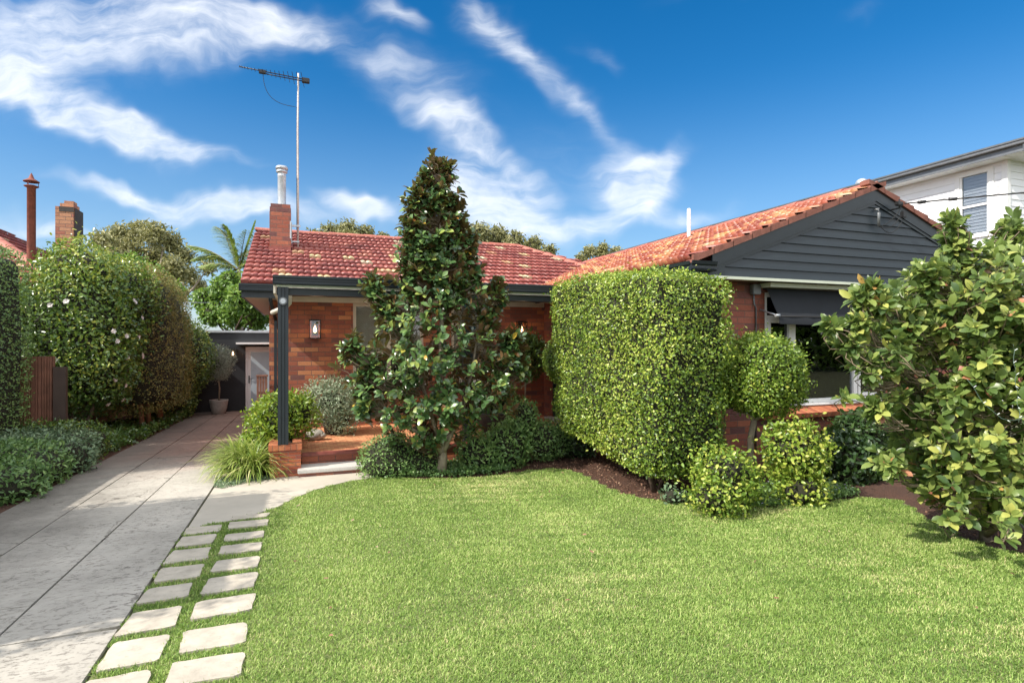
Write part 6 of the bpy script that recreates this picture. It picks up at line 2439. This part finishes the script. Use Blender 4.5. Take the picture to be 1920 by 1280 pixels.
# shrub around the verandah post
shrub('bright_green_shrub', 'bright yellow green shrub growing in the brick planter round the post', 'shrub',
      [((-.24, 9.15, .48), (.26, .30, .30), 2.1, .14), ((.06, 9.2, .50), (.20, .25, .24), 2.1, .14), ((-.42, 9.35, .34), (.2, .3, .26), 2.1, .14)],
      3600, .060, .032, M['L_hebe'], 111, tpl='oval', out=.09, jit=.8, shrink=.72, cl=.05)


def pot(root, x, y, z0, prof, mat, soil_r, soil_z, name='pot'):
    mb = MB()
    mb.lathe(x, y, [(r_, z0 + h_) for r_, h_ in prof], 36)
    o = mb.build(name, mat, root)
    mb = MB()
    mb.lathe(x, y, [(0, z0 + soil_z + .01), (soil_r, z0 + soil_z)], 24)
    mb.build('soil', M['soil'], root)
    return o


# silver shrub in its pot at the left of the verandah
root = empty('potted_silver_shrub', (.62, 10.55, FZ), 'silver grey shrub in a dark pot against the verandah wall', 'potted plant')
pot(root, .62, 10.55, FZ, [(.0, 0), (.15, 0), (.19, .22), (.20, .26), (.175, .26), (.16, .2)], M['dark_pot'], .17, .22)
foliage('foliage', [core((.60, 10.52, .50), (.40, .33, .30), 2.2, .12, 3, 113), core((.78, 10.35, .22), (.16, .16, .20), 2, .1, 3, 114)], 7500, .055, .016, M['L_silver'], root, 113, out=.12, jit=.6, tpl='simple', shrink=.55, cl=.07, tint=(.65, .25))
groundcover('trailing_plant', 'grey trailing plant spilling over the verandah paving by the planter', [(.10, 9.9), (.5, 9.7), (.75, 9.9), (.8, 10.3), (.2, 10.3)], 10, .03, M['L_silver'], 115, .05)
rs = np.random.RandomState(4)
# round stone ornament: a curled resting animal of carved stone
root = empty('stone_ornament', (.28, 9.95, FZ), 'small rounded grey stone animal ornament on the verandah paving', 'ornament')
mb = MB()
V, F = core((.29, 9.95, FZ + .085), (.155, .11, .095), 2.1, .02, 3, 5, 28, 16, zmin=FZ)
mb.smooth = True
mb.add([tuple(v) for v in V], [tuple(f) for f in F])
mb.build('body', M['stone'], root)
mb = MB()
mb.smooth = True
V, F = core((.405, 9.90, FZ + .075), (.058, .05, .045), 2.1, .03, 4, 6, 20, 12)
mb.add([tuple(v) for v in V], [tuple(f) for f in F])
V, F = core((.39, 9.875, FZ + .118), (.012, .018, .022), 2, 0, 4, 6, 12, 8)
mb.add([tuple(v) for v in V], [tuple(f) for f in F])
V, F = core((.40, 9.925, FZ + .118), (.012, .018, .022), 2, 0, 4, 6, 12, 8)
mb.add([tuple(v) for v in V], [tuple(f) for f in F])
mb.build('head', M['stone'], root)

# big dark bowl pot on the verandah with a plant
root = empty('large_bowl_pot', (3.27, 9.55, FZ), 'large dark weathered bowl pot with leafy plant on the verandah', 'potted plant')
pot(root, 3.27, 9.55, FZ, [(.0, 0), (.17, 0), (.20, .02), (.31, .16), (.335, .30), (.35, .36), (.36, .385), (.33, .385), (.31, .33)], M['dark_pot'], .32, .34)
foliage('foliage', [core((3.27, 9.55, .52), (.33, .30, .26), 2, .14, 3, 121)], 2200, .06, .03, M['L_cam'], root, 121, out=.1, tpl='oval', tint=(.4, .2), shrink=.75, cl=.06)
# shrubs in the bed right of the small magnolia
shrub('garden_shrub', 'low dense green shrub at the left foot of the small magnolia', 'shrub', [((1.28, 8.12, -.08), (.42, .34, .30), 2.2, .12), ((1.62, 8.05, -.12), (.3, .3, .22), 2.2, .12)], 6500, .036, .02, M['L_blue'], 131, tint=(.6, .25), cl=.03, out=.06)
shrub('garden_shrub', 'rounded fresh green shrub at the right foot of the small magnolia', 'shrub', [((2.90, 8.05, .0), (.33, .30, .28), 2.1, .14), ((2.50, 8.0, -.06), (.26, .26, .22), 2.1, .14)], 4200, .058, .026, M['L_blue'], 132, tpl='oval', tint=(.72, .25), cl=.05, out=.1)
shrub('garden_shrub', 'taller blue green shrub in front of the bowl pot', 'shrub', [((3.33, 8.35, .30), (.20, .2, .32), 2.1, .16), ((3.55, 8.2, .02), (.24, .24, .24), 2.1, .16)], 3400, .05, .022, M['L_blue'], 133, tpl='oval', tint=(.7, .22), cl=.05, out=.09)
shrub('garden_shrub', 'sparse blue green shrub nearest the block hedge in the shade', 'shrub', [((3.78, 8.25, .0), (.22, .22, .22), 2.1, .16)], 2000, .05, .022, M['L_blue'], 134, tpl='oval', tint=(.5, .25), cl=.05, out=.1)
# standard plant in the dark corner by the door
root = empty('potted_standard', (4.25, 10.6, FZ), 'slender dark leafed potted tree in the shaded corner beside the door', 'potted plant')
pot(root, 4.25, 10.6, FZ, [(.0, 0), (.13, 0), (.15, .25), (.155, .30), (.135, .30), (.13, .25)], M['dark_pot'], .14, .26)
mb = MB()
mb.tube([(4.25, 10.6, .2), (4.26, 10.6, .8), (4.24, 10.6, 1.15)], [.02, .017, .012], 8)
mb.build('trunk', M['bark'], root)
foliage('crown', [core((4.25, 10.6, 1.28), (.33, .30, .42), 2, .12, 3, 141)], 2200, .075, .034, M['L_cam'], root, 141, out=.1, tpl='oval', tint=(.35, .2), shrink=.8, cl=.06)

# potted olive
root = empty('potted_olive_tree', (-2.25, 20.2, gz(0, 20)), 'olive tree in a round concrete pot before the dark rear building', 'potted plant')
ox, oy = -2.25, 20.0
oz = gz(0, 20.0)
pot(root, ox, oy, oz, [(.0, 0), (.17, 0), (.19, .02), (.235, .20), (.265, .40), (.27, .44), (.245, .44), (.24, .38)], M['concrete_pot'], .25, .40)
mb = MB()
mb.tube([(ox, oy, oz + .38), (ox + .02, oy, oz + .8), (ox - .02, oy, oz + 1.15), (ox, oy, oz + 1.4)], [.028, .024, .02, .016], 8)
rr = random.Random(6)
for k in range(7):
    a = k * .9
    mb.tube(branchpath((ox - .01, oy, oz + 1.05 + .04 * k), (ox + .28 * math.cos(a), oy + .28 * math.sin(a), oz + 1.45 + .07 * k), -.05, .05, 3, rr), [.012, .009, .007, .004], 5)
mb.build('trunk', M['bark'], root)
foliage('crown', [core((ox, oy, oz + 1.55), (.34, .34, .42), 2.0, .14, 3.5, 145)], 7000, .06, .014, M['L_olive'], root, 145, out=.14, jit=.9, shrink=.3, cl=.10)

# ------------------------------------------------------------------ trees beyond
def far_tree(name, label, base, clumps, n, L, W, mat, seed, bark, trunk_r=.2, limbs=True, flat=1.0, tint=(.5, .25), group='trees beyond the houses', tpl='simple', shell=.55, coreshrink=None):
    """open crown: leaf clumps at the ends of limbs, with gaps between"""
    rs = np.random.RandomState(seed)
    rr_ = random.Random(seed)
    root = empty(name, base, label, 'tree', group)
    parts = []
    vol = [c[3] ** 2 for c in clumps]
    for (cx_, cy_, cz_, r_), w in zip(clumps, vol):
        m = int(n * w / sum(vol))
        k = rs.normal(size=(m, 3))
        k = nrm(k) * (shell + (1 - shell) * rs.rand(m, 1)) * (1 + .25 * sinoise(k, 2.5, seed + int(cx_ * 7) % 50)[:, None])
        P = np.array([cx_, cy_, cz_]) + k * r_ * np.array([1, 1, flat])
        N_ = nrm(k + rs.normal(size=(m, 3)) * .8 + np.array([0, 0, .4]))
        A = nrm(rs.normal(size=(m, 3)) + np.array([0, 0, -.5]))
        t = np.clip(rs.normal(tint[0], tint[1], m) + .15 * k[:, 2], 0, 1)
        LL = L * (.6 + .8 * rs.rand(m))
        v, f, tt = leaves(P, A, N_, LL, LL * W / L, t, tpl)
        parts.append((v, f, tt, 0))
        if coreshrink:
            V_, F_ = core((cx_, cy_, cz_), (r_ * coreshrink, r_ * coreshrink, r_ * coreshrink * flat), 2, .15, 3, seed, 16, 10)
            parts.append((V_, [F_], np.zeros(len(V_)), 1))
    V, F, T, MI = join(parts)
    npmesh('crown', V, F, T, [mat, M['core']], root, MI)
    mb = MB()
    top = np.mean([c[:3] for c in clumps], axis=0)
    fork = Vector(base).lerp(Vector(top), .45)
    mb.tube(branchpath(base, fork, 0, .04, 4, rr_), [trunk_r, trunk_r * .9, trunk_r * .8, trunk_r * .75, trunk_r * .7], 9)
    for c in clumps:
        mb.tube(branchpath(fork, Vector(c[:3]), -.06, .08, 5, rr_), [trunk_r * .5, trunk_r * .4, trunk_r * .3, trunk_r * .22, trunk_r * .15, trunk_r * .08], 6)
    mb.build('trunk', bark, root)
    return root


def clumps_at(lst, f, seed, dj=2.0):
    rr_ = random.Random(seed)
    o = []
    for (x, y, r) in lst:
        ff = f + rr_.uniform(-dj, dj)
        o.append((*at(x, y, ff), r / 1080 * f))
    return o


def groundat(x, f):
    p_ = at(x, 700, f)
    return (p_[0], p_[1], gz(p_[0], p_[1]))


far_tree('gum_tree', 'broad olive green gum tree with open crown beyond the driveway', groundat(320, 34),
         clumps_at([(195, 455, 26), (225, 440, 26), (262, 432, 24), (292, 438, 26), (322, 452, 22), (345, 475, 20), (240, 470, 30), (290, 480, 28), (325, 500, 26), (205, 485, 30), (355, 515, 22), (300, 525, 24), (375, 535, 16), (335, 548, 20), (390, 500, 14), (262, 520, 30)], 34, 1),
         15000, .26, .10, M['L_gum'], 151, M['gumbark'], .25, shell=.2)
far_tree('leafy_tree', 'bright green bushy tree behind the dark rear building', groundat(440, 28),
         clumps_at([(385, 560, 24), (420, 540, 26), (455, 555, 30), (490, 560, 26), (400, 585, 26), (440, 585, 30), (480, 590, 28), (520, 560, 30), (430, 520, 16), (470, 525, 20)], 27, 2, 1.2),
         15000, .17, .08, M['L_tree'], 152, M['darkbark'], .16, shell=.5, coreshrink=.7, tpl='oval', tint=(.5, .25))
far_tree('gum_tree', 'grey green tree crown rising above the main roof left of the small magnolia', groundat(650, 40),
         clumps_at([(590, 448, 18), (620, 436, 20), (650, 432, 22), (685, 440, 20), (720, 448, 16), (655, 455, 26), (560, 455, 14)], 40, 3), 7000, .26, .11, M['L_gum'], 153, M['gumbark'], .25, shell=.4, coreshrink=.6, tint=(.4, .2))
far_tree('gum_tree', 'grey green tree crown above the main roof right of the small magnolia', groundat(930, 42),
         clumps_at([(870, 440, 22), (900, 436, 22), (935, 442, 22), (965, 450, 20), (1000, 458, 18), (1030, 470, 16), (920, 460, 26), (970, 470, 22), (850, 450, 22)], 42, 4), 8000, .27, .11, M['L_gum'], 154, M['gumbark'], .25, shell=.4, coreshrink=.6, tint=(.4, .2))
far_tree('gum_tree', 'small pale green tree crown above the valley of the two roofs', groundat(1130, 38),
         clumps_at([(1105, 470, 14), (1130, 466, 14), (1155, 470, 12), (1090, 482, 12), (1130, 485, 18), (1165, 482, 12)], 38, 5), 3500, .22, .09, M['L_gum'], 155, M['gumbark'], .2, shell=.2, tint=(.55, .2))
far_tree('dark_tree', 'dark green tree crown behind the left neighbour roof', groundat(250, 24),
         clumps_at([(215, 500, 26), (250, 505, 30), (290, 520, 26), (180, 510, 24), (320, 545, 22)], 22, 6, .8), 7000, .13, .06, M['L_tree'], 156, M['darkbark'], .14, shell=.5, coreshrink=.7, tpl='oval', tint=(.45, .25))
# fine bare twigs of a tree at far left
root = empty('bare_tree', groundat(10, 24), 'bare twiggy tree top behind the far left hedge', 'tree')
mb = MB()
rr = random.Random(21)
b0 = Vector(groundat(0, 24))
tp = Vector(at(5, 470, 24))
mb.tube([b0, b0.lerp(tp, .5), tp], [.12, .08, .03], 7)
mb.build('trunk', M['twig'], root)
mb = MB()
for k in range(26):
    s0 = b0.lerp(tp, rr.uniform(.8, 1.0))
    e_ = Vector(at(rr.uniform(-25, 45), rr.uniform(438, 490), 24 + rr.uniform(-.5, .5)))
    mb.tube(branchpath(s0, e_, .08, .12, 4, rr), [.015, .012, .010, .007, .004], 4)
mb.build('branches', M['twig'], root)

# palm
root = empty('palm_tree', groundat(455, 30), 'feathery palm rising behind the driveway beside the main roof', 'tree', 'trees beyond the houses')
pf = 29
hub = Vector(at(448, 505, pf))
base = Vector(groundat(450, pf))
mb = MB()
mb.tube([base, base.lerp(hub, .5) + Vector((.05, 0, 0)), base.lerp(hub, .85), hub], [.16, .13, .12, .09], 12)
mb.build('trunk', M['gumbark'], root)
rs = np.random.RandomState(33)
for k, (tx, ty, dpt, sag_) in enumerate([(352, 462, .5, .10), (404, 428, 1.0, .16), (418, 424, -.6, .16), (478, 415, .3, .05), (462, 432, -1.0, .10), (375, 500, -1.0, .14), (360, 492, 1.2, .16), (505, 470, .8, .16), (500, 500, -1.2, .2), (425, 560, -1.2, .16), (400, 530, -.6, .2), (470, 470, 1.5, .14)]):
    e_ = Vector(at(tx, ty, pf + dpt))
    n_ = 14
    path = []
    for i in range(n_ + 1):
        t = i / n_
        p_ = hub.lerp(e_, t)
        p_.z += sag_ * 4.2 * math.sin(PI * t * .9) * (e_ - hub).length * .25
        path.append(p_)
    mb = MB()
    mb.tube(path, [.03 - .024 * i / n_ for i in range(n_ + 1)], 5)
    fr = mb.build('frond', M['bark'], root)
    Pn, An, Nn_, Ln = [], [], [], []
    for i in range(1, n_):
        for q in range(7):
            t = (i + q / 7)
            i0 = int(t)
            p_ = path[i0].lerp(path[min(i0 + 1, n_)], t - i0)
            dv = (path[min(i0 + 1, n_)] - path[i0]).normalized()
            sd_ = dv.cross(Vector((0, 0, 1))).normalized()
            for s_ in (-1, 1):
                Pn.append(tuple(p_))
                An.append(tuple(sd_ * s_ * .8 + dv * .75 + Vector((0, 0, -.45 + rs.normal() * .15))))
                Nn_.append((0.1, -.3, 1))
                Ln.append((.62 * math.sin(PI * min(.95, t / n_ * .85 + .12)) + .1) * (.9 + .2 * rs.rand()))
    m = len(Pn)
    v, f, tt = leaves(np.array(Pn), np.array(An), np.array(Nn_, float), np.array(Ln), .062, np.clip(rs.normal(.5, .25, m), 0, 1), 'strip')
    npmesh('leaflets', v, f, tt, [M['L_palm']], fr)

# trees across the street, mirrored in the front windows
for i, (x_, y_) in enumerate([(5.0, -13), (18, -9), (24, -8.5), (30, -9.5)]):
    far_tree('street_tree', ['dense green street tree opposite the verandah', 'dense green street tree opposite the large magnolia', 'dense green street tree across from the white house', 'dense green street tree farthest along the street'][i], (x_, y_, .4),
             [(x_ + random.uniform(-2.6, 2.6), y_ + random.uniform(-1, 1), .6 + (_ % 5) * 1.3 + random.uniform(0, .5), 1.7) for _ in range(12)], 6000, .26, .13, M['L_tree'], 160 + i, M['darkbark'], .2, shell=.3, coreshrink=.35, group='street trees', tint=(.9, .12))

# ------------------------------------------------------------------ lawn blades
rs = np.random.RandomState(99)


def scatter(x0, x1, y0, y1, dens):
    n = int((x1 - x0) * (y1 - y0) * dens)
    return rs.uniform(x0, x1, n), rs.uniform(y0, y1, n)


PX, PY = [], []
for (y0, y1, dn) in ((1.6, 3.2, 25000), (3.2, 4.6, 18000), (4.6, 6.2, 13000), (6.2, 8.0, 10000)):
    x1 = y1 * 1.95 + .4
    X, Y = scatter(-1.0, min(x1, 9.0), y0, y1, dn)
    PX.append(X)
    PY.append(Y)
X = np.concatenate(PX)
Y = np.concatenate(PY)
# ragged lawn edge
jx = X + .035 * np.sin(Y * 23 + X * 5) + rs.normal(size=len(X)) * .012
jy = Y + .035 * np.sin(X * 19 + Y * 7) + rs.normal(size=len(X)) * .012
k = inpoly(jx, jy, lawn_poly) & (X > -.985)
f_ = .3512 * X + .9363 * Y
r_ = .9363 * X - .3512 * Y
k &= (np.abs(r_ / np.maximum(f_, .1)) < 1.25) & (f_ > 1.5)
for (x0, x1, y0, y1) in pav_rects:
    e_ = .008 + .012 * np.sin(X * 60) * np.sin(Y * 50)
    k &= ~((X > x0 + e_) & (X < x1 - e_) & (Y > y0 + e_) & (Y < y1 - e_))
X, Y = X[k], Y[k]
# strip between the pavers grows a little taller; keep all
n = len(X)
P = np.stack([X, Y, gza(Y) - .002], 1)
a = rs.rand(n) * 2 * PI
lean = np.abs(rs.normal(.75, .35, n))
A = np.stack([np.cos(a) * np.sin(lean), np.sin(a) * np.sin(lean), np.cos(lean)], 1)
Nn_ = nrm(np.stack([-np.cos(a) * np.cos(lean), -np.sin(a) * np.cos(lean), np.sin(lean)], 1) + rs.normal(size=(n, 3)) * .3)
big = sinoise(P, 1.1, 5)
mid = sinoise(P, 5.0, 6)
fin = sinoise(P, 22.0, 9)
tone = .44 + .09 * big + .11 * mid + .09 * fin + .25 * rs.normal(size=n)
strip_m = X < -.26
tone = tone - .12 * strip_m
dry = (sinoise(P, 2.3, 7) + .5 * fin + .5 * rs.normal(size=n)) > 1.22
tone = np.where(dry, rs.uniform(.85, 1, n), np.clip(tone, 0, .95))
H = (.016 + .013 * rs.rand(n) + .003 * mid) * (1 + .25 * strip_m)
W_ = .0020 + .00062 * (f_[k] if False else (.3512 * X + .9363 * Y)) * .9
T_ = np.array([(0, -.5, 0), (0, .5, 0), (.55, .42, .05), (.55, -.42, .05), (1, 0, -.10)])
TPL['blade'] = (T_, [(0, 1, 2, 3), (3, 2, 4)])
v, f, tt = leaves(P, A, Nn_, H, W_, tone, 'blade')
tag(npmesh('lawn_grass', v, f, tt, [M['L_grass']]), 'short mown green lawn grass with some dry patches', 'grass', kind='stuff')
# a few dry leaves lying on the lawn and path
rs = np.random.RandomState(17)
m = 60
X = rs.uniform(-.2, 6, m)
Y = rs.uniform(2.2, 7.3, m)
k = inpoly(X, Y, lawn_poly)
P = np.stack([X[k], Y[k], gza(Y[k]) + .03], 1)
m = len(P)
v, f, tt = leaves(P, rs.normal(size=(m, 3)) * np.array([1, 1, .2]), np.tile([0, 0, 1.0], (m, 1)) + rs.normal(size=(m, 3)) * .3, .04, .02, rs.uniform(.5, 1, m), 'oval')
tag(npmesh('fallen_leaves', v, f, tt, [M['litter']]), 'a few small dry brown leaves fallen on the lawn', 'fallen leaves', kind='stuff')
